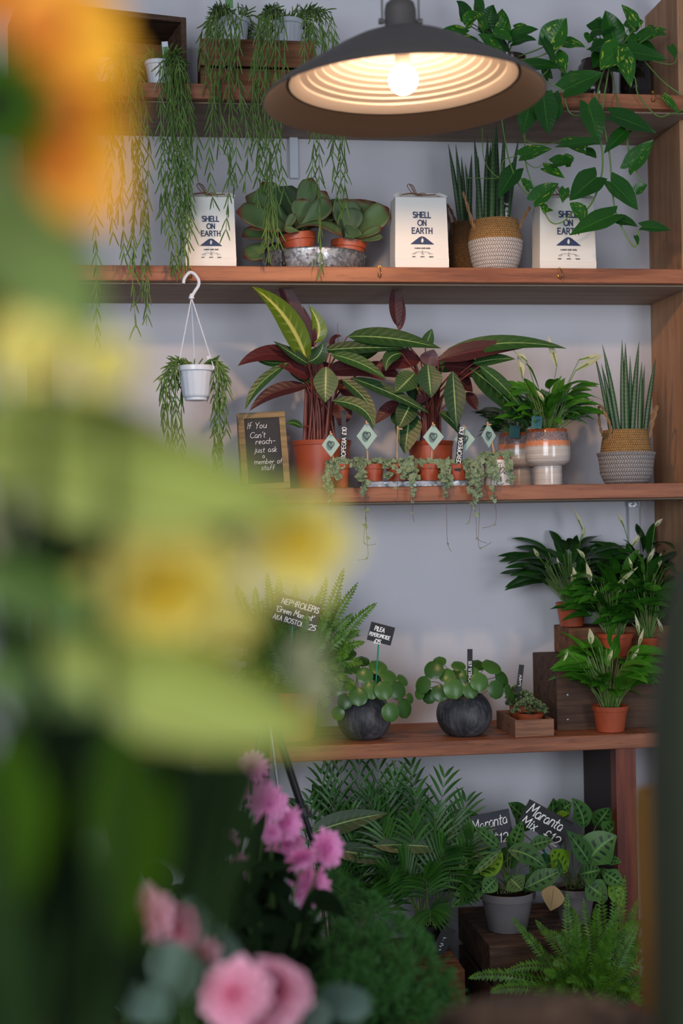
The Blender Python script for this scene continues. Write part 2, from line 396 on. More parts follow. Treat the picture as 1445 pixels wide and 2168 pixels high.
M['fgleaf'] = leafmat('broad_green_leaf', '#848c34', '#949c44', rib='#b8c878', ribw=.06, rough=.6, tr=.25)
M['fgleaf_mid'] = leafmat('broad_mid_green_leaf', '#486426', '#5e7a32', rough=.6, tr=.22)
M['fgleaf_dark'] = leafmat('broad_dark_leaf', '#2a4400', '#3c5c00', rough=.8, spec=.1, tr=.15)
M['fgleaf_grey'] = leafmat('grey_green_leaf', '#5c6c38', '#687a40', rough=.8, tr=.2, spec=.15)
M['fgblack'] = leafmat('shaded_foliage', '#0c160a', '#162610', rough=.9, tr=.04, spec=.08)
M['euca'] = leafmat('eucalyptus_leaf', '#4c6458', '#6a8070', rough=.6, tr=.1)
M['stem_green'] = plain('green_flower_stem', '#48662c', .6)
M['stem_dark'] = plain('dark_green_stem', '#1c2e10', .8, spec=.1)
M['lamp'] = plain('dark_bronze_metal', '#5a5552', .45, .35, var=.1)
M['lamp_in'] = plain('brown_enamel', '#171312', .5, var=.25, scale=90)
M['lamp_white'] = plain('white_reflector_enamel', '#5e5d60', .45, var=.01)
M['chrome'] = plain('chrome_tube', '#b8bcc2', .2, 1.0)
M['card_green'] = plain('printed_green_card', '#5a8050', .5, var=.5, scale=120)
def emis(name, col, st):
    N = NT(name); N.b.inputs['Emission Color'].default_value = col; N.b.inputs['Emission Strength'].default_value = st; N.b.inputs['Base Color'].default_value = (1, 1, 1, 1); return N.mat
M['bulb'] = emis('glowing_bulb_glass', (1.0, .58, .30, 1), BULB)

# ---------------------------------------------------------------- lettering (stroke letters laid on surfaces)
def arc(cx, cy, rx, ry, a0, a1, n=8):
    return [(cx+rx*math.cos(R_(a0+(a1-a0)*i/n)), cy+ry*math.sin(R_(a0+(a1-a0)*i/n))) for i in range(n+1)]
G = {
 'A': (.72, [[(0, 0), (.36, 1), (.72, 0)], [(.13, .34), (.59, .34)]]),
 'B': (.55, [[(0, 0), (0, 1)]+arc(.28, .77, .22, .23, 90, -90)+[(0, .54)], [(0, .54)]+arc(.3, .27, .25, .27, 90, -90)+[(0, 0)]]),
 'C': (.66, [arc(.42, .5, .42, .5, 45, 315, 14)]),
 'D': (.65, [[(0, 0), (0, 1)]+arc(.2, .5, .45, .5, 90, -90, 12)+[(0, 0)]]),
 'E': (.5, [[(.5, 1), (0, 1), (0, 0), (.5, 0)], [(0, .52), (.44, .52)]]),
 'F': (.5, [[(.5, 1), (0, 1), (0, 0)], [(0, .52), (.42, .52)]]),
 'G': (.75, [arc(.42, .5, .42, .5, 45, 360, 14)+[(.5, .5)]]),
 'H': (.62, [[(0, 0), (0, 1)], [(.62, 0), (.62, 1)], [(0, .52), (.62, .52)]]),
 'I': (.05, [[(.02, 0), (.02, 1)]]),
 'K': (.55, [[(0, 0), (0, 1)], [(.52, 1), (0, .45)], [(.16, .6), (.55, 0)]]),
 'L': (.45, [[(0, 1), (0, 0), (.45, 0)]]),
 'M': (.8, [[(0, 0), (.08, 1), (.4, .35), (.72, 1), (.8, 0)]]),
 'N': (.62, [[(0, 0), (0, 1), (.62, 0), (.62, 1)]]),
 'O': (.9, [arc(.45, .5, .45, .5, 90, 450, 20)]),
 'P': (.52, [[(0, 0), (0, 1)]+arc(.26, .74, .26, .26, 90, -90)+[(0, .48)]]),
 'R': (.56, [[(0, 0), (0, 1)]+arc(.28, .75, .25, .25, 90, -90)+[(0, .5)], [(.28, .5), (.56, 0)]]),
 'S': (.55, [arc(.28, .76, .25, .24, 40, 270, 9)+arc(.28, .26, .27, .26, 90, -140, 9)]),
 'T': (.6, [[(0, 1), (.6, 1)], [(.3, 1), (.3, 0)]]),
 'U': (.6, [[(0, 1), (0, .3)]+arc(.3, .3, .3, .3, 180, 360)+[(.6, 1)]]),
 'X': (.6, [[(0, 0), (.6, 1)], [(0, 1), (.6, 0)]]), 'Y': (.6, [[(0, 1), (.3, .5), (.6, 1)], [(.3, .5), (.3, 0)]]),
 '0': (.6, [arc(.3, .5, .3, .5, 90, 450, 14)]), '1': (.2, [[(0, .8), (.16, 1), (.16, 0)]]),
 '2': (.55, [arc(.27, .72, .27, .28, 160, -30, 8)+[(0, 0), (.6, .02)]]), '3': (.5, [arc(.22, .75, .25, .25, 140, -90, 8)+arc(.22, .26, .28, .26, 80, -140, 8)]),
 '5': (.5, [[(.48, 1), (.06, 1), (.03, .58)]+arc(.22, .32, .28, .3, 100, -130, 9)]),
 '£': (.6, [arc(.38, .76, .2, .24, 30, 180, 6)+[(.2, .1), (.02, 0), (.6, .03)], [(.02, .46), (.42, .46)]]),
 'V': (.6, [[(0, 1), (.3, 0), (.6, 1)]]), '8': (.5, [arc(.25, .76, .21, .23, 0, 360, 10), arc(.25, .27, .25, .27, 0, 360, 10)]),
 '.': (.1, [[(.03, .05), (.06, 0)]]), '-': (.4, [[(.02, .4), (.4, .42)]]), "'": (.1, [[(.06, 1), (.02, .78)]]), ' ': (.32, []), ',': (.1, [[(.06, .05), (0, -.14)]]),
 'a': (.5, [arc(.22, .28, .22, .28, 60, 380, 10)+[(.46, .02)]]), 'b': (.48, [[(0, 1), (0, 0)], arc(.2, .27, .24, .27, 140, -140, 9)]),
 'c': (.4, [arc(.24, .28, .24, .28, 50, 310, 9)]), 'd': (.5, [arc(.22, .28, .22, .28, 40, 330, 9), [(.46, 1), (.46, 0)]]),
 'e': (.46, [[(.02, .28), (.42, .32)]+arc(.23, .3, .21, .27, 10, 310, 10)]),
 'f': (.36, [arc(.3, .84, .16, .16, 60, 180, 5)+[(.14, 0)], [(0, .52), (.34, .52)]]), 'g': (.48, [arc(.22, .3, .22, .26, 60, 400, 10)+[(.42, -.1)]+arc(.22, -.12, .2, .2, 0, -150, 6)]),
 'h': (.44, [[(0, 1), (0, 0)], arc(.2, .34, .2, .22, 180, 0, 7)+[(.42, 0)]]), 'i': (.1, [[(.05, .55), (.05, 0)], [(.06, .74), (.07, .8)]]),
 'j': (.22, [[(.16, .55), (.14, -.15), (0, -.25)], [(.17, .74), (.18, .8)]]), 'k': (.42, [[(0, 1), (0, 0)], [(.34, .55), (0, .24), (.4, 0)]]),
 'l': (.1, [[(.04, 1), (.04, 0)]]),
 'm': (.7, [[(0, .55), (0, 0)], arc(.17, .36, .17, .2, 180, 0, 6)+[(.34, 0)], arc(.51, .36, .17, .2, 180, 0, 6)+[(.7, 0)]]),
 'n': (.42, [[(0, .55), (0, 0)], arc(.2, .34, .2, .22, 180, 0, 7)+[(.42, 0)]]), 'o': (.46, [arc(.22, .28, .22, .28, 90, 450, 12)]),
 'r': (.34, [[(0, .55), (.02, 0)], arc(.2, .3, .18, .26, 170, 50, 6)]), 's': (.36, [arc(.2, .42, .16, .14, 40, 260, 6)+arc(.18, .14, .18, .14, 80, -150, 7)]),
 't': (.34, [[(.14, .85), (.14, .08), (.3, 0)], [(0, .56), (.34, .6)]]), 'u': (.46, [[(0, .55), (0, .2)]+arc(.2, .2, .2, .2, 180, 350, 6)+[(.42, .55), (.44, 0)]]),
 'v': (.42, [[(0, .55), (.2, 0), (.4, .56)]]), 'w': (.6, [[(0, .55), (.14, 0), (.3, .4), (.45, 0), (.6, .58)]]), 'x': (.4, [[(0, .55), (.38, 0)], [(.38, .56), (0, 0)]]),
 'y': (.44, [[(0, .55), (.2, .05)], [(.42, .56), (.08, -.34)]]),
}
def strokes(mb, lines, mp, lw):
    "flat ribbons along 2-D polylines, mapped on to a surface by mp(x, y)"
    for L in lines:
        for (x0, y0), (x1, y1) in zip(L[:-1], L[1:]):
            dx, dy = x1-x0, y1-y0; l = math.hypot(dx, dy)
            if l < 1e-9: continue
            ex, ey = dx/l*lw*.42, dy/l*lw*.42; nx, ny = -dy/l*lw/2, dx/l*lw/2
            q = [V(p) for p in (mp(x0-ex+nx, y0-ey+ny), mp(x0-ex-nx, y0-ey-ny), mp(x1+ex-nx, y1+ey-ny), mp(x1+ex+nx, y1+ey+ny))]
            n_ = (q[1]-q[0]).cross(q[3]-q[0]).normalized()
            if n_.y > 0: n_ = -n_; q = q[::-1]
            k_ = 2e-6*(1+len(mb.f) % 60); mb.add([p+n_*k_ for p in q], [(0, 1, 2, 3)])
def textw(s, size, gap=.2):
    return sum((G[c][0]+gap)*size for c in s)-gap*size
def text(mb, s, mp, x, y, size, lw, gap=.2, slant=0.0, jit=0.0, center=False, xs=1.0, ang=0.0):
    if center: x = x-textw(s, size, gap)*xs/2
    cx, cy = x, y; ca, sa = math.cos(ang), math.sin(ang)
    for c in s:
        wd, ls = G[c]; jy = rnd.uniform(-jit, jit)*size; k = 1+rnd.uniform(-jit, jit)
        out = []
        for L in ls:
            q = []
            for a, b in L:
                X = (a+b*slant)*size*xs*k; Y = b*size*k+jy
                q.append((cx+X*ca-Y*sa, cy+X*sa+Y*ca))
            out.append(q)
        strokes(mb, out, mp, lw); adv = (wd+gap)*size*xs
        cx += adv*ca; cy += adv*sa
def plane_map(o, ex, ey, nrm, eps=.0006):
    o = V(o); ex = V(ex); ey = V(ey); nrm = V(nrm)
    return lambda x, y: o+ex*x+ey*y+nrm*eps

# ---------------------------------------------------------------- the setting
def simple_box(name, lo, hi, mat, parent=None, kind=None):
    mb = MB(); lo = V(lo); hi = V(hi); mb.box((lo+hi)/2, hi-lo); return mb.build(name, mat, parent, kind=kind)
XR = 1.4479                                   # inner face of the right side panel
XL = spot(94, 1.83, .095).x
simple_box('wall_back', (-3.2, DEP, -.02), (3.2, DEP+.12, 3.0), M['wall'], kind='structure')
simple_box('floor', (-3.2, -4.2, -.05), (3.2, DEP, 0), M['floor'], kind='structure')
simple_box('ceiling', (-3.2, -2.4, 2.98), (3.2, DEP+.12, 3.05), M['wall'], kind='structure')

# ---------------------------------------------------------------- fitted shelving
shelving = thing('shelving_unit', 'reddish brown fitted wooden shelving with four long shelves across the white wall', 'shelving', (0, DEP/2, 0))
PT = at(1370, 35, DEP).z
simple_box('side_panel', (XR, .095, .0), (XR+.04, DEP-.001, PT), M['panel'], shelving)
simple_box('side_panel', (XL-.045, .095, .0), (XL, DEP-.001, PT), M['post'], shelving)
boards = []
for k in range(4):
    b = simple_box('shelf', (XL-.02, 0 if k else .0, SZ[k]-TH), (XR+.25, DEP-.001, SZ[k]), M['shelf'], shelving)
    boards.append(b)
    if k < 3: simple_box('underside_panel', (XL+.002, .028, SZ[k]-TH-.004), (XR-.002, DEP-.002, SZ[k]-TH-.0002), M['underside'], b)
P0 = spot(1306, .5, .0+.012); P1 = spot(1348, .5, .012)
pz = SZ[3]-TH
mb = MB(); mb.box(((P0.x+P1.x)/2, .035, pz/2+.01), (P1.x-P0.x, .045, pz+.02)); mb.build('front_post', M['post'], shelving)
mb = MB(); mb.box(((P0.x+P1.x)/2+.004, .195, pz/2), (P1.x-P0.x-.012, .27, pz)); mb.build('divider_panel', plain('dark_divider_wood', '#2c1a14', .6, var=.25), shelving)
def cup_hook(px, py, k):
    p = at(px, py, -.001); mb = MB(); a = [p+V((0, .008, .012)), p+V((0, -.004, .012)), p+V((0, -.012, .006)), p+V((.002, -.015, -.006)), p+V((.0, -.009, -.014)), p+V((-.003, -.002, -.012)), p+V((-.004, .0, -.004))]
    mb.tube(smooth_path(a, 4), .0013, 6); mb.lathe(p+V((0, -.0005, .012)), [(0, 0), (.004, 0), (.004, .001), (0, .001)], 12, M=Matrix.Rotation(PI/2, 3, 'X')); mb.build('cup_hook', M['brass'], boards[k])
for x, y, k in ((403, 578, 1), (803, 575, 1), (1184, 579, 1), (1381, 205, 0), (245, 182, 0)): cup_hook(x, y, k)
# white trunking on the wall
def trunk(px0, px1, py0, py1, label, mt='white_plastic'):
    a = at(px0, py0, DEP); b = at(px1, py1, DEP); t = thing('cable_trunking', label, 'cable trunking', ((a.x+b.x)/2, DEP-.01, b.z))
    mb = MB(); mb.box(((a.x+b.x)/2, DEP-.009, (a.z+b.z)/2), (b.x-a.x, .016, a.z-b.z)); mb.build('channel', M[mt], t)
    mb = MB(); mb.box(((a.x+b.x)/2, DEP-.018, a.z-.008), (b.x-a.x+.004, .004, .016)); mb.build('end_clip', M['zinc'], t)
trunk(611, 630, 276, 380, 'short white cable trunking on wall under the top shelf')
trunk(1326, 1350, 1062, 1180, 'white wall trunking below the third shelf, behind the peace lilies', 'wall')

# ---------------------------------------------------------------- common builders
def P2(a, Y): return at(a[0], a[1], Y)
def pl(mb, a, b, wpx, Ya, Yb=None, bow=(0, 0), bY=0.0, **kw):
    A = P2(a, Ya); B = P2(b, Ya if Yb is None else Yb); s = s_at(A)
    mb.leaf(A, B, wpx*s, arch=(bow[0]*s, bY, -bow[1]*s), **kw)
def ptube(mb, pts, rad, n=6, sm=5, **kw):
    q = [at(p[0], p[1], p[2]) for p in pts]; q = smooth_path(q, sm) if len(q) > 2 else q; N = len(q)
    if hasattr(rad, '__len__'): rad = [rad[0]+(rad[1]-rad[0])*i/(N-1) for i in range(N)]
    mb.tube(q, rad, n, **kw)
def nursery_pot(parent, c, r, h, mat, rim=.16, taper=.76, soil=True, M3=None, rimout=.0025):
    c = V(c); rb = r*taper; rz = h*(1-rim)
    prof = [(0, .002), (rb*.9, 0), (rb, .002), (rb+(r-rb)*(1-rim)*.93, rz), (r-.0005, rz+.001), (r+rimout*.6, h-.001), (r+rimout*.3, h), (r-.002, h), (r-.004, h-.004), (r-.007, h*.86), (0, h*.86)]
    mb = MB(); mb.lathe(c, prof, 40, M=M3); pot = mb.build('pot', mat, parent)
    if soil:
        mb = MB(); rr = r-.006; rows = [(0, h*.87+.004), (rr*.5, h*.87+.005), (rr*.85, h*.87+.003), (rr, h*.87)]
        mb.lathe(c, rows[::-1], 24, M=M3, wob=.03); mb.build('soil', M['soil'], parent)
    return pot
def stake(loc, h, wd, label, words, tiltx=0.0, matname='slate', lw=.0016, size=.013, group=None, yaw=0.0, start=.2):
    "a black plastic plant label pushed into the soil, writing runs upwards"
    loc = V(loc); t = thing('plant_label', label, 'plant label', loc, group)
    R3 = Matrix.Rotation(tiltx, 3, 'Y') @ Matrix.Rotation(yaw, 3, 'Z')
    ez = R3 @ V((0, 0, 1)); ex = R3 @ V((1, 0, 0)); ey = R3 @ V((0, 1, 0))
    mb = MB(); mb.box(loc+ez*h/2, (wd, .0025, h), M=R3); mb.build('stake', M[matname], t)
    mb = MB(); mp = plane_map(loc+ez*h*start-ey*.0014, ez, -ex, -ey)
    if isinstance(words, int): scribble(mb, mp, 0, -size/2, words, size, lw)
    elif isinstance(words, (list, tuple)):
        for wd_, ox, oy in words: text(mb, wd_, mp, ox, oy, size, lw, jit=.04, slant=.1)
    else: text(mb, words, mp, 0, -size/2, size, lw, jit=.04, slant=.1)
    mb.build('lettering', M['chalk'], t)
    return t
def scribble(mb, mp, x, y, n, size, lw):
    "illegible handwriting"
    for i in range(n):
        x0 = x+i*size*.62; q = [(x0+rnd.uniform(-.1, .45)*size, y+rnd.uniform(0, 1)*size) for _ in range(rnd.choice((2, 3, 4)))]; strokes(mb, [q], mp, lw)
def sign(tl, tr, bl, Y, label, lines, mat='slate', stick=None, stickmat='green_plastic', group=None):
    "a flat board given by three corners; lines = (text, x, y, size) in fractions of board width"
    A = at(*tl, Y); B = at(*tr, Y); D = at(*bl, Y); ex = (B-A); wd = ex.length; ex.normalize(); ez = (D-A); ht = ez.length
    n = V((0, -1, 0)); up = -(ez - ex*ez.dot(ex)).normalized(); n = ex.cross(up).normalized()
    if n.y > 0: n = -n
    c = A+ex*wd/2-up*ht/2
    base = P2(stick, Y+.01) if stick else D
    t = thing('plant_sign', label, 'plant sign', base, group)
    R3 = Matrix((ex, -n, up)).transposed(); mb = MB(); mb.box(c, (wd, .003, ht), M=R3); mb.build('board', M[mat], t)
    mb = MB(); mp = plane_map(A+n*.0016, ex, -up, n)
    for (s, x, y, sz, lw, sl, kw) in lines:
        mpp = (lambda a, b: mp(a, ht_flip(b)))
        def ht_flip(b): return b
        text(mb, s, lambda a, b: mp(a, -b), x*wd, -y*wd, sz*wd, lw*wd, slant=sl, jit=.05, **kw)
    mb.build('lettering', M['chalk'], t)
    if stick:
        mb = MB(); mb.tube([base, (c-up*ht*.45)-n*.003], .0022, 8); mb.build('stick', M[stickmat], t)
    return t

# ---------------------------------------------------------------- hoya linearis (trailing needle leaves)
def needle(mb, A, B, w, sag=.0):
    A = V(A); B = V(B); d = B-A; L = d.length; sd = d.cross(V((rnd.random()-.5, -1, rnd.random()-.5)))
    if sd.length < 1e-6: return
    sd.normalize(); up = sd.cross(d).normalized(); q = V((0, 0, -sag*L)); rows = []; uv = []
    for t, k in ((0, .35), (.25, .9), (.6, 1.0), (.88, .7), (1, .08)):
        P = A+d*t+q*math.sin(PI*t)*-1+q*t*0; r = w*.5*k
        rows.append([P+sd*r, P+up*r*.8, P-sd*r, P-up*r*.8]); uv.append([(t, .5)]*4)
    mb.grid(rows, uv, closed=True)
def hoya_strand(ml, ms, path, gap=.026, ln=.04, wd=.0036, start=0.0, spread=.5):
    path = smooth_path(path, 7); ms.tube(path, .0009, 5)
    L = 0; nxt = gap*.3
    for a, b in zip(path[:-1], path[1:]):
        d = (b-a); l = d.length
        if l < 1e-7: continue
        T = d/l
        while nxt < L+l:
            p = a+T*(nxt-L); ang = rnd.random()*PI; e = T.orthogonal().normalized(); f_ = T.cross(e)
            for sg in (1, -1):
                o = (e*math.cos(ang)+f_*math.sin(ang))*sg; k = ln*rnd.uniform(.7, 1.15)
                sp = spread*rnd.uniform(.6, 1.3)
                q = p+(T*math.cos(sp)+o*math.sin(sp)).normalized()*k+V((0, 0, -.12*k))
                if q.y > -.012 and q.z < SZ[0] and p.y < 0: q.y = -.012-(q.y+.012)*.3
                needle(ml, p, q, wd, rnd.uniform(-.1, .1))
            nxt += gap*rnd.uniform(.75, 1.25)
        L += l
def hoya_bush(ml, ms, c, r, n, up=.05, ln=.035):
    for i in range(n):
        a = rnd.random()*2*PI
        if 1.15*PI < a < 1.85*PI and rnd.random() < .8: a += PI
        e = V((math.cos(a), math.sin(a)*.8, 0)); z = rnd.uniform(.1, 1)*up*.6
        hoya_strand(ml, ms, [c+e*r*.3, c+e*r*.8+V((0, 0, z)), c+e*r*(1.3+rnd.random()*.5)+V((0, 0, z*.3-.01)), c+e*r*(1.5+rnd.random()*.6)+V((0, 0, -.03-.03*rnd.random()))], .020, ln, spread=.7)
def hanging_pot(parent, c, r, h):
    prof = [(0, .002), (r*.60, 0), (r*.62, .003), (r*.62, h*.07), (r*.70, h*.10), (r*.74, h*.16), (r*.90, h*.80), (r*.92, h*.83), (r, h*.85), (r*1.01, h*.90), (r*1.01, h*.98), (r*.97, h), (r*.93, h), (r*.90, h*.9), (0, h*.9)]
    mb = MB(); rows = []
    n = 96; c = V(c)
    for i, (rr, z) in enumerate(prof):
        row = []
        for j in range(n):
            a = 2*PI*j/n; k = 1+(.008*(1 if (j//3) % 2 else -1) if 5 <= i <= 7 else 0)
            row.append(c+V((rr*k*math.cos(a), rr*k*math.sin(a), z)))
        rows.append(row)
    mb.grid(rows, closed=True); o = mb.build('pot', M['white_plastic'], parent)
    mb = MB(); mb.lathe(c, [(r*.9, h*.9), (r*.6, h*.94), (0, h*.95)], 24, wob=.03); mb.build('soil', M['soil'], parent)
    return o
def hoya_plant(label, loc, r, h, strands, bush=14, group='trailing needle-leaved plants in white plastic pots'):
    "strands: (px column, py end, depth Y) - fall over the shelf front"
    t = thing('hoya_plant', label, 'potted plant', loc, group); c = V(loc)
    hanging_pot(t, c, r, h); ml = MB(); ms = MB(); top = c+V((0, 0, h))
    for (px, py, Y) in strands:
        E = at(px, py, Y); e = V((E.x-c.x, 0, 0)); dx = cl(E.x-c.x, -r, r); dx = math.copysign(max(abs(dx), r*.72), dx)
        over = V((c.x+dx*1.15, c.y-r*.75, c.z+h*1.05+rnd.uniform(0, .02)))
        mid = V((c.x+(E.x-c.x)*.8, min(Y, -.012)+.0, c.z+h*.25))
        L = mid.z-E.z; sw = rnd.uniform(-.012, .012)
        path = [top+V((dx*.2, 0, -.01)), over, V(((over.x+mid.x)/2, (over.y+mid.y)/2-.01, (over.z+mid.z)/2+.01)), mid,
                V((E.x+sw, Y, mid.z-L*.35)), V((E.x-sw, Y, mid.z-L*.7)), E]
        hoya_strand(ml, ms, path, gap=.033, ln=.041, spread=.42)
    hoya_bush(ml, ms, top, r, bush)
    ml.build('foliage', M['hoya'], t); ms.build('stems', M['hoya_stem'], t); return t

# ---------------------------------------------------------------- top shelf
z1 = SZ[0]
# crate lying on its side, opening to the viewer
fr = spot(396, z1+.05, .115); W_, D_, H_ = .43, .20, at(396, 37, .115).z-z1
t = thing('wooden_crate', 'dark brown wooden crate lying on its side at the left of the top shelf', 'crate', fr+V((0, 0, -.05)), 'wooden crates used as plant risers'.replace('risers', 'stands'))
Rz = Matrix.Rotation(R_(13), 3, 'Z').to_4x4()
base = V((fr.x, fr.y, z1)); X4 = Matrix.Translation(base) @ Rz.transposed().transposed()
X4 = Matrix.Translation(base) @ Matrix.Rotation(R_(13), 4, 'Z')
def cbox(name, lo, hi, mat):
    mb = MB(); mb.xf = X4; lo = V(lo); hi = V(hi); mb.box((lo+hi)/2, hi-lo); mb.build(name, M[mat], t)
cbox('side_board', (-.014, 0, 0), (0, D_, H_), 'crate_dark'); cbox('side_board', (-W_, 0, 0), (-W_+.014, D_, H_), 'crate_dark')
cbox('top_board', (-W_+.014, 0, H_-.014), (-.014, D_, H_), 'crate_dark'); cbox('bottom_board', (-W_+.014, 0, 0), (-.014, D_, .010), 'crate_dark')
cbox('back_board', (-W_+.014, D_-.012, .010), (-.014, D_, H_-.014), 'crate_brown')
# slatted crate under two pots
def slat_crate(name, label, px0, px1, Y0, dep, z0, h, nsl, mat, gap=.006, open_top=False, group='wooden crates used as plant stands', toppl=4, x0=None, x1=None):
    a = spot(px0, z0+h/2, Y0).x if x0 is None else x0; b = spot(px1, z0+h/2, Y0).x if x1 is None else x1
    t = thing(name, label, 'crate', ((a+b)/2, Y0+dep/2, z0), group); th = .009; sh = (h-gap*(nsl-1))/nsl
    for i in range(nsl):
        z = z0+i*(sh+gap)+sh/2
        for (cx, cy, sx, sy) in (((a+b)/2, Y0+th/2, b-a, th), ((a+b)/2, Y0+dep-th/2, b-a, th), (a+th/2, Y0+dep/2, th, dep-2*th), (b-th/2, Y0+dep/2, th, dep-2*th)):
            mb = MB(); mb.box((cx, cy, z), (sx, sy, sh)); mb.build('slat', M[mat], t)
    for cx in (a+th+.009, b-th-.009):
        for cy in (Y0+th+.009, Y0+dep-th-.009):
            mb = MB(); mb.box((cx, cy, z0+h/2-.001), (.018, .018, h-.004)); mb.build('corner_post', M[mat], t)
    if not open_top:
        w_ = (dep-.004*(toppl-1))/toppl
        for i in range(toppl):
            mb = MB(); mb.box(((a+b)/2, Y0+w_/2+i*(w_+.004), z0+h+.004), (b-a, w_, .008)); mb.build('top_plank', M[mat], t)
    else:
        mb = MB(); mb.box(((a+b)/2, Y0+dep/2, z0+.006), (b-a-2*th, dep-2*th, .006)); mb.build('base_board', M[mat], t)
    return t, a, b
H2 = at(500, 84, .07).z-z1
slat_crate('wooden_crate', 'orange-brown slatted crate on the top shelf with two white pots standing on it', 424, 668, .065, .19, z1, H2-.008, 2, 'crate_brown')
zc = z1+H2
hr = .041
hoya_plant('trailing plant in white pot, at the left on the slatted crate', spot(496, zc+.04, .155)-V((0, 0, .04)), hr, .082,
           [(447, 255, -.03), (452, 440, -.035), (466, 330, -.02), (478, 486, -.04), (494, 410, -.03), (435, 180, -.02), (425, 120, .0), (517, 395, -.045), (505, 280, -.02), (489, 390, -.03)], 16)
hoya_plant('trailing plant in white pot, at the right on the slatted crate', spot(611, zc+.04, .155)-V((0, 0, .04)), hr, .082,
           [(560, 520, -.03), (568, 556, -.04), (590, 530, -.035), (545, 440, -.03), (580, 490, -.045), (550, 380, -.02), (679, 560, -.03), (700, 330, -.02), (722, 465, -.03), (730, 440, -.04), (657, 390, -.03), (696, 300, -.02), (538, 300, -.03), (600, 400, -.03), (572, 480, -.028), (713, 420, -.035), (690, 240, -.03)], 16)
hoya_plant('trailing plant in white pot at the front left of the crate lying on its side', spot(219, z1+.1, .085)-V((0, 0, .1-.0)), .036, .078,
           [(262, 540, -.03), (284, 560, -.035), (288, 694, -.04), (310, 690, -.03), (300, 640, -.03), (250, 440, -.02), (230, 430, -.02), (206, 725, -.05), (316, 520, -.03), (240, 500, -.04), (296, 420, -.03)], 12)
hoya_plant('trailing plant in low white pot in front of the dark crate opening', spot(335, z1+.08, .06)-V((0, 0, .08)), .036, .070,
           [(343, 480, -.03), (373, 572, -.035), (360, 500, -.03), (391, 560, -.04), (380, 572, -.03), (406, 500, -.03), (350, 430, -.02), (400, 440, -.025), (385, 520, -.03), (395, 470, -.045), (370, 400, -.04), (366, 565, -.03), (412, 380, -.03), (376, 470, -.025), (388, 500, -.03), (398, 556, -.045)], 20)
def printed_label(px, py0, py1, wpx, Y, label, tilt=0.0):
    a = at(px, py1, Y); b = at(px, py0, Y); s = s_at(a); t = thing('plant_label', label, 'plant label', a)
    R3 = Matrix.Rotation(tilt, 3, 'Y'); h = (b-a).length
    mb = MB(); mb.box(a+R3 @ V((0, 0, h/2)), (wpx*s, .001, h), M=R3); mb.build('tag', M['white_plastic'], t)
    mb = MB(); mb.box(a+R3 @ V((0, -.0008, h*.42)), (wpx*s*.86, .0006, h*.6), M=R3); mb.build('picture', M['card_green'], t)
printed_label(485, -25, 24, 20, .15, 'white plastic tag with green leaf print in the left pot on the slatted crate')
printed_label(353, 88, 128, 13, .06, 'small white tag beside the low white pot in the dark crate', R_(-6))
printed_label(184, 52, 92, 13, .08, 'small white tag by the leftmost trailing plant on the top shelf', R_(8))

# pothos
def pothos_leaf(mb, a, b, wpx, Y, Yb=None, bow=(0, 0), **kw):
    kw.setdefault('fold', .22); kw.setdefault('nrm', (0, -1, .45)); kw.setdefault('wave', .02)
    pl(mb, a, b, wpx, Y, Yb, bow, shape='heart', n=10, k=3, **kw)
tp = thing('pothos_plant', 'bushy heart-leaved pothos in dark pot behind the lamp on the top shelf', 'potted plant', spot(1075, z1, .17))
nursery_pot(tp, spot(1075, z1, .17), .05, at(1075, 122, .17).z-z1, M['dark_glaze'], rim=.1, taper=.9)
mb = MB(); vn = MB()
for (a, b, wd, Y) in [((990, 45), (965, 2), 42, .12), ((985, 50), (1020, 35), 46, .1), ((1030, 55), (1045, 10), 40, .12), ((1058, 72), (1062, 18), 40, .14), ((1025, 60), (1000, 25), 34, .1),
                      ((1060, 75), (1075, 35), 36, .1), ((1040, 95), (1010, 60), 42, .14), ((985, 70), (930, 68), 30, .13), ((1005, 90), (960, 92), 32, .12), ((1050, 115), (1012, 72), 46, .06),
                      ((1080, 80), (1140, 62), 34, .1), ((1085, 90), (1135, 85), 30, .08), ((1090, 60), (1125, 70), 28, .14), ((1020, 100), (985, 108), 34, .1), ((1045, 70), (1085, 90), 36, .06), ((1070, 110), (1040, 85), 38, .12), ((1015, 25), (1000, -12), 34, .16), ((1040, 100), (1060, 118), 34, .09)]:
    pothos_leaf(mb, a, b, wd, Y, Y-.03, bow=(0, -8)); ptube(vn, [a+(Y,), ((a[0]+1065)/2, a[1]+25, .15), (1070, 125, .17)], .0014, 5)
# the big leaves between the two plants, on long stalks from this pot
for (a, b, wd, Y) in [((1160, 95), (1199, 38), 62, .05), ((1190, 92), (1238, 100), 34, .08), ((1115, 138), (1192, 144), 34, .04), ((1175, 115), (1195, 158), 44, .07), ((1150, 85), (1176, 138), 22, .03),
                      ((1160, 165), (1140, 130), 28, .09), ((1200, 155), (1206, 192), 34, .09)]:
    pothos_leaf(mb, a, b, wd, Y, Y-.02, bow=(0, -5))
for p in [[(1080, 125, .15), (1130, 108, .08), (1160, 95, .05)], [(1080, 128, .15), (1140, 120, .1), (1190, 92, .08)], [(1085, 130, .15), (1105, 150, .02), (1150, 158, .03), (1175, 115, .07)],
          [(1080, 130, .15), (1120, 145, .04), (1160, 175, -.01), (1188, 190, -.02), (1197, 218, -.025), (1205, 238, -.03), (1222, 245, -.03), (1243, 235, -.03)]]:
    ptube(vn, p, .0018, 6)
for (a, b, wd, Y) in [((1150, 205), (1160, 285), 58, -.05), ((1168, 200), (1170, 250), 40, -.03), ((1120, 225), (1105, 285), 46, -.035), ((1180, 225), (1165, 262), 30, -.04)]:
    pothos_leaf(mb, a, b, wd, Y, Y-.01)
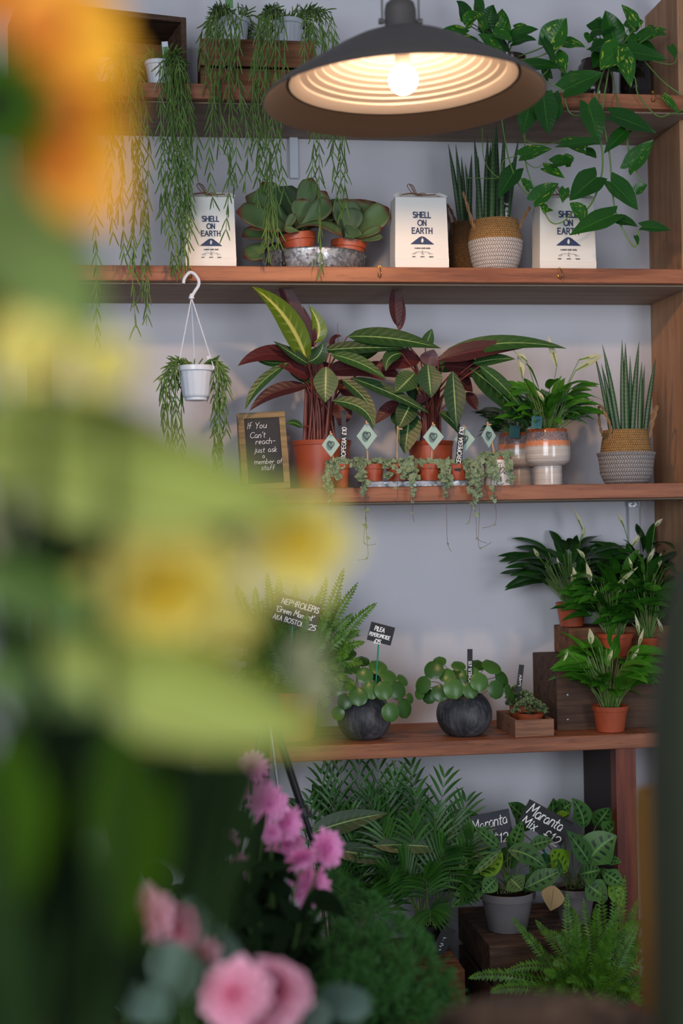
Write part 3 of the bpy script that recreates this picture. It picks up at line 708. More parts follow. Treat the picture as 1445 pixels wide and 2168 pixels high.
ptube(vn, [(1188, 190, -.02), (1165, 200, -.04), (1150, 210, -.05)], .0014, 5); ptube(vn, [(1165, 190, -.01), (1130, 205, -.03), (1120, 228, -.035)], .0014, 5)
mb.build('foliage', M['pothos'], tp); vn.build('vines', M['vine'], tp)

tp = thing('pothos_plant', 'large pothos in round brown glazed pot with vines trailing over two shelves', 'potted plant', spot(1258, z1, .16))
c = spot(1258, z1, .16); mb = MB(); hh = at(1258, 128, .16).z-z1
mb.lathe(c, [(0, .002), (.036, 0), (.042, .006), (.05, hh*.4), (.05, hh*.6), (.042, hh*.88), (.034, hh*.95), (.034, hh), (.03, hh), (.03, hh*.9), (0, hh*.88)], 40); mb.build('pot', M['dark_glaze'], tp)
mb = MB(); vn = MB(); L_ = [
 ((1252, 65), (1305, 60), 50, .10), ((1300, 88), (1280, 22), 58, .10), ((1330, 60), (1362, 45), 40, .12), ((1345, 55), (1315, 10), 36, .06), ((1265, 60), (1270, 35), 30, .13), ((1250, 75), (1245, 92), 30, .12),
 ((1280, 95), (1250, 110), 40, .08), ((1300, 110), (1240, 105), 34, .12), ((1355, 80), (1410, 62), 34, .10), ((1390, 65), (1383, 78), 44, .05), ((1330, 75), (1345, 105), 30, .10), ((1315, 100), (1355, 82), 36, .12),
 ((1322, 108), (1411, 127), 44, .04), ((1310, 100), (1270, 150), 60, .02), ((1318, 112), (1335, 185), 44, .01), ((1195, 190), (1277, 155), 60, -.02), ((1345, 90), (1390, 110), 34, .12), ((1275, 120), (1255, 145), 44, .12), ((1290, 140), (1320, 155), 36, .08),
 ((1245, 222), (1268, 305), 56, -.06), ((1296, 245), (1387, 282), 52, -.05), ((1235, 315), (1180, 300), 44, -.06), ((1255, 300), (1172, 312), 24, -.08), ((1103, 330), (1168, 315), 38, -.06),
 ((1322, 278), (1278, 325), 34, -.04), ((1330, 355), (1383, 296), 44, -.05), ((1195, 345), (1215, 335), 34, -.05), ((1262, 375), (1205, 425), 62, -.06), ((1293, 385), (1350, 445), 56, -.05),
 ((1090, 360), (1054, 420), 44, -.05), ((1130, 425), (1182, 388), 44, -.06), ((1170, 345), (1214, 342), 34, -.06), ((1152, 355), (1195, 378), 30, -.05), ((1298, 455), (1205, 498), 50, -.06), ((1230, 455), (1205, 430), 36, -.06),
 ((1305, 465), (1350, 480), 32, -.05), ((1360, 480), (1420, 488), 30, -.05), ((1345, 405), (1370, 392), 26, -.05), ((1120, 400), (1100, 378), 26, -.05), ((1160, 440), (1150, 452), 30, -.06), ((1195, 400), (1190, 430), 24, -.07),
 ((1418, 98), (1428, 125), 22, .02), ((1405, 205), (1438, 245), 22, -.02), ((1230, 440), (1232, 480), 26, -.055), ((1345, 500), (1350, 520), 12, -.05), ((1240, 320), (1262, 335), 26, -.04)]
for (a, b, wd, Y) in L_: pothos_leaf(mb, a, b, wd, Y, Y-.012, bow=(0, -4), tw=rnd.uniform(-.3, .3))
for (a, b, wd, Y) in L_[:19]: ptube(vn, [a+(Y,), ((a[0]+1285)/2, (a[1]+125)/2+8, .1), (1285, 140, .13)], .0014, 5)
for p, r in [([(1285, 130, .12), (1268, 180, -.01), (1263, 220, -.025), (1268, 280, -.05), (1275, 330, -.05), (1272, 375, -.05), (1255, 425, -.05), (1235, 450, -.055)], .0024),
          ([(1290, 135, .12), (1284, 170, -.01), (1275, 240, -.03), (1290, 330, -.04), (1295, 400, -.04), (1303, 450, -.04), (1320, 490, -.045), (1343, 523, -.045), (1352, 490, -.045), (1360, 480, -.045)], .0022),
          ([(1293, 140, .11), (1305, 210, -.02), (1320, 260, -.03), (1328, 300, -.03), (1332, 352, -.04)], .0018), ([(1325, 300, -.03), (1350, 370, -.045), (1362, 392, -.045)], .0014),
          ([(1295, 135, .1), (1340, 160, .0), (1350, 200, -.02), (1390, 245, -.025), (1420, 240, -.02), (1445, 232, -.01)], .0018), ([(1350, 115, .08), (1385, 130, .02), (1425, 135, .0), (1435, 110, .02)], .0013),
          ([(1360, 125, .06), (1400, 170, .0), (1440, 200, -.02)], .0018), ([(1180, 300, -.05), (1155, 305, -.05), (1110, 295, -.04), (1104, 250, -.03)], .0013),
          ([(1060, 245, -.03), (1075, 330, -.05), (1100, 395, -.05), (1140, 430, -.055), (1165, 470, -.06), (1190, 470, -.06), (1215, 445, -.06)], .0018), ([(1020, 270, -.02), (1025, 340, -.05), (1055, 375, -.05), (1065, 340, -.05), (1095, 330, -.05)], .0012),
          ([(1110, 230, -.03), (1112, 340, -.05), (1130, 400, -.05)], .0016), ([(1100, 330, -.05), (1130, 355, -.05), (1155, 345, -.055)], .0012), ([(1068, 375, -.05), (1035, 378, -.055), (985, 376, -.05)], .001)]:
    ptube(vn, p, r, 6)
mb.build('foliage', M['pothos'], tp); vn.build('vines', M['vine'], tp)
c = spot(1348, z1, .14); hb = at(1348, 122, .14).z-z1
tb = thing('glazed_jar', 'black ribbed glazed jar at the right end of the top shelf', 'jar', c); mb = MB()
mb.lathe(c, [(0, .002), (.044, 0), (.047, .005), (.047, hb*.25), (.0455, hb*.30), (.047, hb*.35), (.047, hb*.7), (.043, hb*.8), (.036, hb*.84), (.036, hb*.97), (.038, hb), (.034, hb), (.034, hb*.7), (0, hb*.5)], 48); mb.build('body', M['black_glaze'], tb)

# ---------------------------------------------------------------- pendant lamp
lc = atz(855, 211, 2.87)
lamp = thing('pendant_lamp', 'large dark metal dish pendant lamp with a glowing round bulb', 'lamp', lc+V((0, 0, .1)))
T3 = Matrix.Rotation(R_(1.6), 3, 'Y').inverted()
mb = MB(); out = [(.283, 0), (.2855, .0015), (.284, .005), (.268, .019), (.24, .038), (.21, .056), (.175, .077), (.14, .098), (.105, .116), (.07, .130), (.045, .138), (.034, .142)]
mb.lathe(lc, out, 96, M=T3); mb.build('shade', M['lamp'], lamp)
mb = MB(); mb.lathe(lc, [(.232, .040), (.25, .029), (.265, .017), (.281, .002), (.283, 0)][::-1], 96, M=T3); mb.build('inner_rim', M['lamp_in'], lamp)
mb = MB(); prof = [(.232, .040), (.231, .037), (.229, .0375), (.208, .050)]
r_, z_ = .208, .050
for i in range(11): prof += [(r_, z_+.0045), (r_-.0125, z_+.0045+.003)]; r_ -= .015; z_ += .0082-.0012*(i/11); prof[-1] = (r_, z_)
prof += [(.03, z_), (.0, z_)]
mb.lathe(lc, prof, 96, M=T3); mb.build('reflector', M['lamp_white'], lamp)
mb = MB(); mb.lathe(lc, [(.034, .138), (.0325, .142), (.0320, .180), (.029, .193), (.021, .200), (.010, .203), (0, .204)], 40, M=T3); mb.build('cap', M['lamp'], lamp)
mb = MB()
for sx in (-1, 1):
    a = lc+T3 @ V((sx*.0375, 0, .158)); mb.tube([a+V((0, 0, -.004)), a+V((0, 0, .20))], .0020, 8); 
    mb.tube([lc+T3 @ V((sx*.030, 0, .158)), a+V((sx*.004, 0, 0))], .0028, 8)
    mb.tube([a+V((-.003*sx, 0, 0)), a+V((sx*.007, 0, 0))], [.0055, .0062], 12)
mb.tube([lc+V((-.040, 0, .355)), lc+V((.040, 0, .355))], .003, 8); mb.tube([lc+V((0, 0, .35)), V((lc.x, lc.y, 2.98))], .003, 8)
mb.build('bracket', M['lamp'], lamp)
mb = MB(); mb.tube(smooth_path([lc+V((.004, 0, .2)), lc+V((.018, .01, .215)), lc+V((.01, .005, .28)), lc+V((0, 0, .36))], 5), .0022, 8); mb.build('cable', M['white_plastic'], lamp)
mb = MB(); mb.lathe(lc, [(.016, .066), (.0155, .085), (.018, .125), (0, .125)], 24, M=T3); mb.build('lamp_holder', M['lamp_white'], lamp)
bc = lc+V((-.001, 0, .040)); mb = MB(); mb.lathe(bc, [(.0005, -.0287)]+[(.0287*math.sin(R_(a)), -.0287*math.cos(R_(a))) for a in range(10, 145, 9)]+[(.0145, .026)], 32); mb.build('bulb', M['bulb'], lamp)

# ---------------------------------------------------------------- second shelf
z2 = SZ[1]
def bag(px0, px1, pytop, Y, label, yaw=0.0, holder=None):
    a = spot(px0, z2+.08, Y); b = spot(px1, z2+.08, Y); wd = (b.x-a.x); c = V(((a.x+b.x)/2, Y, z2)); h = at((px0+px1)/2, pytop, Y).z-z2; dp = .07
    t = thing('paper_bag', label, 'paper bag', c, 'tall white paper bags of crushed shells')
    X = Matrix.Translation(c) @ Matrix.Rotation(yaw, 4, 'Z')
    hw = wd/2; mb = MB(); mb.xf = X; tp_ = .93
    def ring(z, w_, y0, y1, bulge=0): return [V((-w_, y0, z)), V((0, y0-bulge, z)), V((w_, y0, z)), V((w_, y1, z)), V((0, y1+bulge, z)), V((-w_, y1, z))]
    rows = [ring(0, hw*.95, .001, dp, 0), ring(.003, hw*.98, .0, dp, 0), ring(.027, hw*.99, -.001, dp, .001), ring(.029, hw*.985, .0005, dp-.001, .0012), ring(h*.45, hw*.965, .0, dp, .003), ring(h*.8, hw*.945, .001, dp, .002), ring(h*.985, hw*.93, .002, dp-.002, .001), ring(h, hw*.92, .004, dp-.004, 0)]
    rows += [ring(h+.006, hw*.80, dp*.30, dp*.66), ring(h+.013, hw*.62, dp*.42, dp*.52), ring(h+.016, hw*.60, dp*.45, dp*.50)]
    mb.grid(rows, closed=True); 
    mb.add(rows[0][::-1], [tuple(range(6))]); mb.add(rows[-1], [tuple(range(6))])
    # folded ears at the two top corners
    for sg in (-1, 1): mb.leaf((sg*hw*.93, .004, h-.001), (sg*hw*.60, dp*.45, h+.014), .012, 'strap', arch=(0, -.002, .004), nrm=(0, -1, .5), n=4, k=1)
    mb.build('bag', M['paper'], t, smooth=False)
    tw = MB(); tw.xf = X; y_ = dp*.34; zt = h+.010
    tw.tube(smooth_path([(-hw*.62, y_, zt), (-hw*.2, y_-.003, zt+.003), (hw*.1, y_-.003, zt-.001), (hw*.6, y_, zt+.001)], 5), .0017, 6)
    for q in ([(-.008, 0, 0), (-.020, -.004, .010), (-.026, -.004, .022), (-.018, -.003, .026), (-.010, -.003, .014), (-.004, 0, 0)], [(-.004, 0, 0), (-.016, -.006, .016), (-.020, -.006, .024), (-.010, -.006, .020), (0, 0, 0)], [(0, 0, 0), (.008, -.006, -.004), (.014, -.007, -.008)], [(-.006, 0, 0), (.002, -.006, -.005), (.006, -.008, -.009)], [(0, 0, 0), (.012, -.004, .002), (.022, -.005, .001)]):
        tw.tube(smooth_path([V((-.006, y_-.003, zt))+V(p) for p in q], 4), .0011, 5)
    tw.build('twine_bow', M['twine'], t)
    mp0 = plane_map(X @ V((0, -.0036, 0)), X.to_3x3() @ V((1, 0, 0)), V((0, 0, 1)), X.to_3x3() @ V((0, -1, 0)), .0004)
    u = wd/119.0; lx = MB(); Y0 = 565; k0 = .5
    f = lambda py: (Y0-py)*u
    text(lx, 'SHELL', mp0, k0*u, f(455), 11.6*u, 2.3*u, gap=.24, center=True, xs=.92)
    text(lx, 'ON', mp0, k0*u, f(472), 11.4*u, 2.3*u, gap=.2, center=True, xs=.9); text(lx, 'EARTH', mp0, k0*u, f(489), 11.6*u, 2.3*u, gap=.26, center=True, xs=.92)
    # mountain with a shell cut out of it
    cx = k0*u; yb, yt = f(512), f(495.5); L1 = [(-26, 0), (-6.5, 15), (-2, 16.8), (2, 16.8), (6.5, 15), (26, 0)]
    hole = [(0, 2.5), (-2.4, 5.5), (-2.6, 8.5), (0, 14.5), (2.9, 10), (2.6, 6), (.4, 2.6)]
    def mt(p): return mp0(cx+p[0]*u, yb+p[1]*u)
    left = [(-26, 0), (-6.5, 15), (-2, 16.8), (0, 16.8)]; hl = [(0, 2.5), (-2.4, 5.5), (-2.6, 8.5), (0, 14.5)]
    lx.add([mt(p) for p in [(-26, 0), (-13, 10), (-2.4, 5.5), (0, 2.5), (0, 0)]], [(0, 1, 2, 3, 4)][::1]); lx.add([mt(p) for p in [(-13, 10), (-6.5, 15), (-2.6, 8.5), (-2.4, 5.5)]], [(0, 1, 2, 3)]); lx.add([mt(p) for p in [(-6.5, 15), (-2, 16.8), (0, 16.8), (0, 14.5), (-2.6, 8.5)]], [(0, 1, 2, 3, 4)])
    lx.add([mt(p) for p in [(26, 0), (0, 0), (0, 2.5), (2.6, 6), (13, 10)]], [(0, 1, 2, 3, 4)]); lx.add([mt(p) for p in [(13, 10), (2.6, 6), (2.9, 10), (6.5, 15)]], [(0, 1, 2, 3)]); lx.add([mt(p) for p in [(6.5, 15), (2.9, 10), (0, 14.5), (0, 16.8), (2, 16.8)]], [(0, 1, 2, 3, 4)])
    lx.build('lettering', M['ink'], t)
    lx = MB(); text(lx, 'crushed whelk shells', mp0, cx, f(521.5), 3.2*u, .62*u, gap=.16, center=True)
    for s_, xx in (('got vegan', -19), ('ground cover', 0), ('drainage base', 19)): text(lx, s_, mp0, cx+xx*u, f(539), 1.9*u, .5*u, gap=.12, center=True, xs=.7)
    strokes(lx, [[(cx+a*u, f(b)) for a, b in q] for q in ([(0, 524), (0, 534)], [(-22, 533), (-14, 529), (0, 528), (13, 529), (22, 533)], [(-14, 529), (-14, 532), (-17, 533)], [(13, 529), (14, 532), (17, 533)], [(0, 530), (-3, 533)], [(0, 530), (3, 534)], [(-19, 531), (-18, 534)])], mp0, .5*u)
    lx.build('small_print', M['ink_black'], t)
bag(391, 500, 415, .045, 'white paper bag printed SHELL ON EARTH below the trailing plants, leftmost of three')
bag(834, 950, 416, .03, 'white paper bag printed SHELL ON EARTH standing between succulents and woven basket, middle of three', R_(1.5))
bag(1140, 1262, 418, .06, 'white paper bag printed SHELL ON EARTH half hidden by pothos leaves, rightmost of three', R_(1.5))

# galvanised tub, two flapjack plants in it
c = spot(662, z2, .15); rt = (spot(776, z2, .15).x-spot(551, z2, .15).x)/2; ht = at(662, 521, .15-rt).z-z2
tub = thing('galvanised_tub', 'round galvanised metal tub with black iron handles holding two succulent pots', 'tub', c)
mb = MB(); mb.lathe(c, [(0, .001), (rt*.93, 0), (rt*.95, .003), (rt*.99, ht*.94), (rt*1.005, ht*.96), (rt*1.01, ht*.985), (rt, ht), (rt*.985, ht*.98), (rt*.97, ht*.9), (rt*.93, .006), (0, .004)], 80); mb.build('tub', M['zinc'], tub)
for (p0, p1, pk, Yh) in (((549, 545), (592, 545), 505, .035),):
    mb = MB(); A = c+V((-rt*.86, -rt*.53, 0)); B = c+V((-rt*.60, -rt*.82, 0))
    o = V((-.01, -.014, 0)); mb.tube(smooth_path([A+V((0, 0, .012))+o*.3, A+V((0, 0, .03))+o*.6, A+V((0, 0, .052))+o*.9, (A+B)/2+V((0, 0, .066))+o, B+V((0, 0, .052))+o*.9, B+V((0, 0, .03))+o*.6, B+V((0, 0, .012))+o*.3], 5), .0032, 8)
    for Q in (A, B): mb.lathe(Q+o*.35+V((0, 0, .012)), [(0, -.006), (.005, -.004), (.006, 0), (.005, .004), (0, .006)], 12)
    mb.build('handle', M['black_iron'], tub)
def kal(label, cpx, cpy, Y, r, tilt, leaves, hpot=.062):
    ctop = at(cpx, cpy, Y); R3 = Matrix.Rotation(tilt, 3, 'Y'); c0 = ctop-R3 @ V((0, 0, hpot)); c0.z = max(c0.z, z2+.004)
    t = thing('flapjack_succulent', label, 'potted plant', c0, 'flapjack succulents in terracotta pots'); nursery_pot(t, c0, r, hpot, M['terra'], M3=R3, rim=.3)
    mb = MB()
    for q in leaves:
        a, b, wd, Ya, Yb = q[:5]; kw = q[5] if len(q) > 5 else {}
        kw.setdefault('nrm', (0, -1, .5)); kw.setdefault('cup', .18); pl(mb, a, b, wd, Ya, Yb, shape='spat', fold=.08, n=10, k=3, **kw)
    o = mb.build('leaves', M['kal'], t); sm = o.modifiers.new('thickness', 'SOLIDIFY'); sm.thickness = .003; sm.offset = 0; return t
kal('larger grey-green flapjack succulent with red edges in the left of the tub', 629, 497, .10, .047, R_(-7), [
 ((625, 492), (500, 448), 62, .10, .04), ((615, 495), (512, 500), 50, .14, .10, {'nrm': (0, -1, 1)}), ((630, 490), (520, 415), 62, .14, .12), ((620, 490), (555, 385), 50, .16, .18),
 ((640, 490), (590, 395), 66, .16, .17), ((640, 492), (620, 400), 62, .15, .2), ((628, 480), (660, 376), 44, .10, .10), ((640, 480), (690, 405), 44, .12, .10), ((625, 492), (528, 485), 30, .07, .03, {'nrm': (0, -.6, 1)}),
 ((635, 485), (700, 425), 50, .08, .06), ((632, 484), (735, 432), 50, .12, .12), ((625, 485), (722, 500), 52, .06, .02, {'nrm': (0, -.5, 1), 'bow': (0, -30)}), ((600, 492), (624, 452), 20, .06, .05), ((632, 490), (600, 485), 20, .04, .03), ((600, 520), (515, 545), 44, .16, .12), ((640, 485), (640, 420), 52, .10, .10), ((650, 480), (720, 450), 56, .16, .14),
 ((655, 495), (570, 420), 56, .18, .22)])
kal('smaller flapjack succulent with upright leaves in the right of the tub', 738, 512, .13, .047, R_(5), [
 ((735, 508), (730, 420), 62, .10, .09), ((742, 508), (765, 422), 72, .13, .13), ((745, 508), (822, 440), 60, .12, .08), ((740, 508), (795, 428), 62, .16, .16), ((750, 508), (808, 482), 22, .10, .07), ((752, 510), (810, 502), 18, .10, .07),
 ((742, 505), (752, 480), 40, .07, .05), ((740, 508), (712, 425), 44, .16, .17), ((735, 505), (750, 440), 46, .07, .06)])

# baskets with snake plants
def twist(mb, pts, r=.0035):
    q = smooth_path(pts, 6); N = len(q)
    for ph in (0, PI):
        w_ = []
        for i, p in enumerate(q):
            T = (q[min(i+1, N-1)]-q[max(i-1, 0)]).normalized(); a = T.orthogonal().normalized(); b = T.cross(a); an = ph+i*.9
            w_.append(p+(a*math.cos(an)+b*math.sin(an))*r*.65)
        mb.tube(w_, r*.62, 6)
def basket(t, c, r, prof_top, prof_bot, mtop, mbot, hnd, h):
    mb = MB(); mb.lathe(c, prof_bot, 64, wob=.006); mb.build('lower_weave', M[mbot], t)
    mb = MB(); mb.lathe(c, prof_top, 64, wob=.006); mb.build('upper_weave', M[mtop], t)
    mb = MB(); rr = prof_top[-1][0]; mb.lathe(c, [(rr*.96, h*.9), (rr*.5, h*.92), (0, h*.92)], 24, wob=.02); mb.build('soil', M['soil'], t)
    for q in hnd:
        mb = MB(); twist(mb, [c+V(p) for p in q]); mb.build('handle', M['twine'] if mtop == 'weave_shade' else M['straw_rope'], t)
M['straw_rope'] = plain('twisted_seagrass', '#94704c', .9, var=.35, scale=200, bump=.8)
def spikes(t, c, z, L_):
    mb = MB()
    for (dx, dy, h, lx, ly, r) in L_:
        a = V((c.x+dx, c.y+dy, z-.02)); b = a+V((lx, ly, h+.02)); n = 9
        pts = bez(a, b, (a+b)/2+V((-lx*.12, 0, h*.04)), n); rad = [r*(1-(i/n)**3.2)*(.85+.15*math.sin(PI*i/n))+.0003 for i in range(n+1)]
        mb.tube(pts, rad, 8, vs=1.0)
    mb.build('spikes', M['sans'], t)
def pxspikes(c, z, L_):
    "(base px, tip px, tip py, dY base, dY tip, radius)"
    out = []
    for (bx, tx, ty, dy, ty2, r) in L_:
        a = spot(bx, z, c.y+dy); b = at(tx, ty, c.y+ty2); out.append((a.x-c.x, dy, b.z-z, b.x-a.x, b.y-a.y, r))
    return out
c = spot(1049, z2, .085); s_ = s_at(c); R_b = 58*s_
tb = thing('snake_plant', 'snake plant in short two-tone straw and white woven basket, beside a paper bag', 'potted plant', c)
h = at(1049, 458, .085-.06).z-z2
basket(tb, c, R_b, [(R_b, h*.60), (R_b*.95, h*.72), (R_b*.86, h*.9), (R_b*.83, h), (R_b*.80, h), (R_b*.80, h*.9)], [(0, .001), (R_b*.70, 0), (R_b*.76, .006), (R_b*.88, h*.22), (R_b*.97, h*.45), (R_b, h*.60)], 'straw', 'weave_white',
       [[(-R_b*.80, -.02, h*.78), (-R_b*.98, -.025, h*1.05), (-R_b*1.2, -.03, h*1.40), (-R_b*1.22, -.02, h*1.5), (-R_b*1.05, -.0, h*1.35), (-R_b*.82, .01, h*.95)], [(R_b*.80, -.02, h*.8), (R_b*1.0, -.02, h*1.05), (R_b*1.18, -.02, h*1.2), (R_b*1.3, .0, h*1.25), (R_b*1.1, .02, h*1.05), (R_b*.84, .02, h*.85)]], h)
spikes(tb, c, z2+h, pxspikes(c, z2+h, [(1018, 1003, 288, -.01, .0, .0075), (1028, 1032, 285, .0, .01, .008), (1040, 1045, 268, -.02, -.01, .008), (1052, 1050, 262, .01, .01, .0085), (1060, 1068, 262, -.02, -.02, .007), (1072, 1098, 290, .0, .0, .0075), (1034, 1038, 300, .02, .03, .007), (1066, 1085, 350, .02, .02, .007), (1012, 1012, 330, .01, .02, .007)]))
stake(at(1068, 458, .08)-V((0, 0, .02)), .13, .013, 'black label written in white inside the two-tone snake plant basket on the second shelf', 'ansiveria £', tiltx=R_(4), size=.0095, lw=.0013, start=-.02)
c = spot(985, z2, .235); h2_ = at(985, 473, .235).z-z2; r2 = .048
tb = thing('snake_plant', 'snake plant in shaded brown woven basket, behind the two-tone basket on the second shelf', 'potted plant', c)
basket(tb, c, r2, [(r2, h2_*.6), (r2*.95, h2_*.75), (r2*.82, h2_), (r2*.78, h2_), (r2*.78, h2_*.9)], [(0, .001), (r2*.72, 0), (r2*.9, h2_*.25), (r2, h2_*.6)], 'weave_shade', 'weave_shade', [[(-r2*.8, -.02, h2_*.8), (-r2*1.0, -.02, h2_*1.05), (-r2*1.15, -.02, h2_*1.28), (-r2*.9, -.02, h2_*1.2), (-r2*.6, -.03, h2_*.95)]], h2_)
spikes(tb, c, z2+h2_, pxspikes(c, z2+h2_, [(975, 948, 303, 0, 0, .0075), (980, 964, 305, -.01, -.01, .007), (985, 976, 330, .01, .0, .0065), (992, 998, 325, 0, 0, .007), (998, 984, 345, .0, .01, .006)]))

# ---------------------------------------------------------------- hanging pot under the second shelf
z3 = SZ[2]
hp_Y = -.03
top = at(415, 775, hp_Y); bot = at(415, 848, hp_Y); hk = at(404, 578, hp_Y+.012)
t = thing('hanging_plant', 'trailing plant in white pot hanging by a white plastic hook from the second shelf', 'hanging plant', bot)
rr = 39*s_at(top); hh = top.z-bot.z
hanging_pot(t, bot, rr, hh)
j = at(405, 630, hp_Y)
mb = MB()
q = [at(x, y, hp_Y) for x, y in ((388, 600), (390, 590), (398, 579), (405, 577), (413, 582), (420, 593), (420, 604), (412, 617), (405, 629))]
mb.tube(smooth_path(q, 5), .0042, 8); mb.lathe(j, [(.002, -.003), (.007, -.003), (.0075, 0), (.006, .004), (.003, .01)], 20); mb.build('hook', M['white_plastic'], t)
for a in (200, 340, 90):
    e = bot+V((rr*math.cos(R_(a)), rr*math.sin(R_(a)), hh*.93)); mb = MB(); mb.tube([j, e+V((0, 0, .004)), e+V((0, 0, -.002))], .0016, 6); mb.lathe(e, [(0, -.006), (.004, -.004), (.004, .004), (0, .006)], 10); mb.build('hanger_rod', M['white_plastic'], t)
ml = MB(); ms = MB(); tc = bot+V((0, 0, hh))
for (px, py, Y) in [(345, 900, -.03), (355, 930, -.05), (365, 960, -.05), (373, 930, -.06), (385, 960, -.02), (462, 960, -.05), (466, 990, -.03), (478, 920, -.03), (470, 860, -.05), (455, 1000, -.02), (350, 860, -.03)]:
    E = at(px, py, Y); a = math.atan2(E.y-tc.y, E.x-tc.x); e = V((math.cos(a), math.sin(a), 0)); o = tc+e*rr*1.15+V((0, 0, .01))
    hoya_strand(ml, ms, [tc+e*rr*.3, o, V((E.x, E.y, tc.z-.03)), V((E.x, E.y, (tc.z+E.z)/2)), E], .02, .036, spread=.45)
hoya_bush(ml, ms, tc, rr, 12, up=.02, ln=.028)
ml.build('foliage', M['hoya'], t); ms.build('stems', M['hoya_stem'], t)
mb = MB(); a = at(444, 790, -.02); mb.box(a+V((0, 0, .018)), (.010, .001, .05), M=Matrix.Rotation(R_(-6), 3, 'Y')); mb.build('tag', M['white_plastic'], t)

# ---------------------------------------------------------------- third shelf
# chalkboard A-frame
YB = .13
bl = spot(528, z3+.02, YB).x; br = spot(622, z3+.02, YB).x; topz = at(560, 872, YB).z; hB = topz-z3; wB = (br-bl)*1.06
t = thing('chalkboard', 'small wooden A-frame chalkboard with chalk note about asking a member of staff', 'chalkboard', ((bl+br)/2, YB, z3))
tl_ = R_(9)
cx = (at(512, 872, YB).x+at(598, 876, YB).x)/2+.004
def lean(o, sgn): return Matrix.Translation(o) @ Matrix.Rotation(sgn*tl_, 4, 'X')
for sgn, y0 in ((-1, YB-.045), (1, YB+.045)):
    X = lean(V((cx, y0, z3)), sgn) @ Matrix.Rotation(R_(-2.5), 4, 'Y')
    fw = .016
    for nm, lo, hi in (('frame_rail', (-wB/2, -.005, 0), (wB/2, .005, fw)), ('frame_rail', (-wB/2, -.005, hB-fw), (wB/2, .005, hB)), ('frame_stile', (-wB/2, -.005, fw), (-wB/2+fw, .005, hB-fw)), ('frame_stile', (wB/2-fw, -.005, fw), (wB/2, .005, hB-fw))):
        mb = MB(); mb.xf = X; mb.box((V(lo)+V(hi))/2, V(hi)-V(lo)); mb.build(nm, M['frame_wood'] if 'frame_wood' in M else M.setdefault('frame_wood', wood('pale_frame_wood', '#6e5a3c', '#957c54', 'x', 1.5, .6, .2)), t)
    mb = MB(); mb.xf = X; mb.box((0, .001, hB/2), (wB-2*fw+.002, .003, hB-2*fw+.002)); mb.build('board', M['slate'], t)
    if sgn == -1:
        mp0 = lambda x, y, X=X: X @ V((x, -.0012, y)); mb = MB(); u = wB/100
        for s, x, y, sz in (('If You', -31, hB/u-34, 13), ("Can't", -27, hB/u-54, 12), ('reach-', -16, hB/u-68, 12), ('just ask', -20, hB/u-86, 11.5), ('a', -4, hB/u-98, 10), ('member of', -22, hB/u-111, 10.5), ('staff', -8, hB/u-124, 10.5)):
            text(mb, s, mp0, x*u, y*u, sz*u, .85*u, gap=.16, slant=.22, jit=.05)
        mb.build('lettering', M['chalk'], t)

def big_pot_plant(label, cpx, Y, rpx, pytop, leaves, stems, cat='potted plant', group='tall dark-leaved plants with maroon undersides'):
    c = spot(cpx, z3+.05, Y)-V((0, 0, .05)); r = rpx*s_at(c); h = at(cpx, pytop, Y-r).z-z3
    t = thing('stromanthe_plant', label, cat, c, group); nursery_pot(t, c, r, h, M['terra'], rim=.1, taper=.82)
    mats = [M['strom'], M['maroon'], M['strom_lime']]; mb = MB(); st = MB(); zt = z3+h*.87
    for L in leaves:
        a, b, wd, Ya, Yb, kind = L[:6]; kw = dict(L[6]) if len(L) > 6 else {}
        m = {'g': 0, 'm': 1, 'y': 2}[kind]; kw.setdefault('nrm', (0, -1, .55)); kw.setdefault('shape', 'lance'); kw.setdefault('fold', .14); stem = kw.pop('stem', None)
        pl(mb, a, b, wd, Ya, Yb, m=m, n=12, k=3, wave=.012, **kw)
        A = at(*a, Ya); o = V((c.x+rnd.uniform(-.5, .5)*r, c.y+rnd.uniform(-.5, .3)*r, zt)); mid = o+(A-o)*.45+V(((c.x-A.x)*.25, 0, .03))
        st.tube(smooth_path([o, mid, A], 6), [.0042-.0026*i/12 for i in range(13)], 7)
    for (a, b, ra) in stems: ptube(st, [a, ((a[0]+b[0])/2+rnd.uniform(-3, 3), (a[1]+b[1])/2, (a[2]+b[2])/2), b], (ra, ra*.6), 8)
    mb.build('leaves', mats, t); st.build('stalks', M['maroon_stem'], t); return t
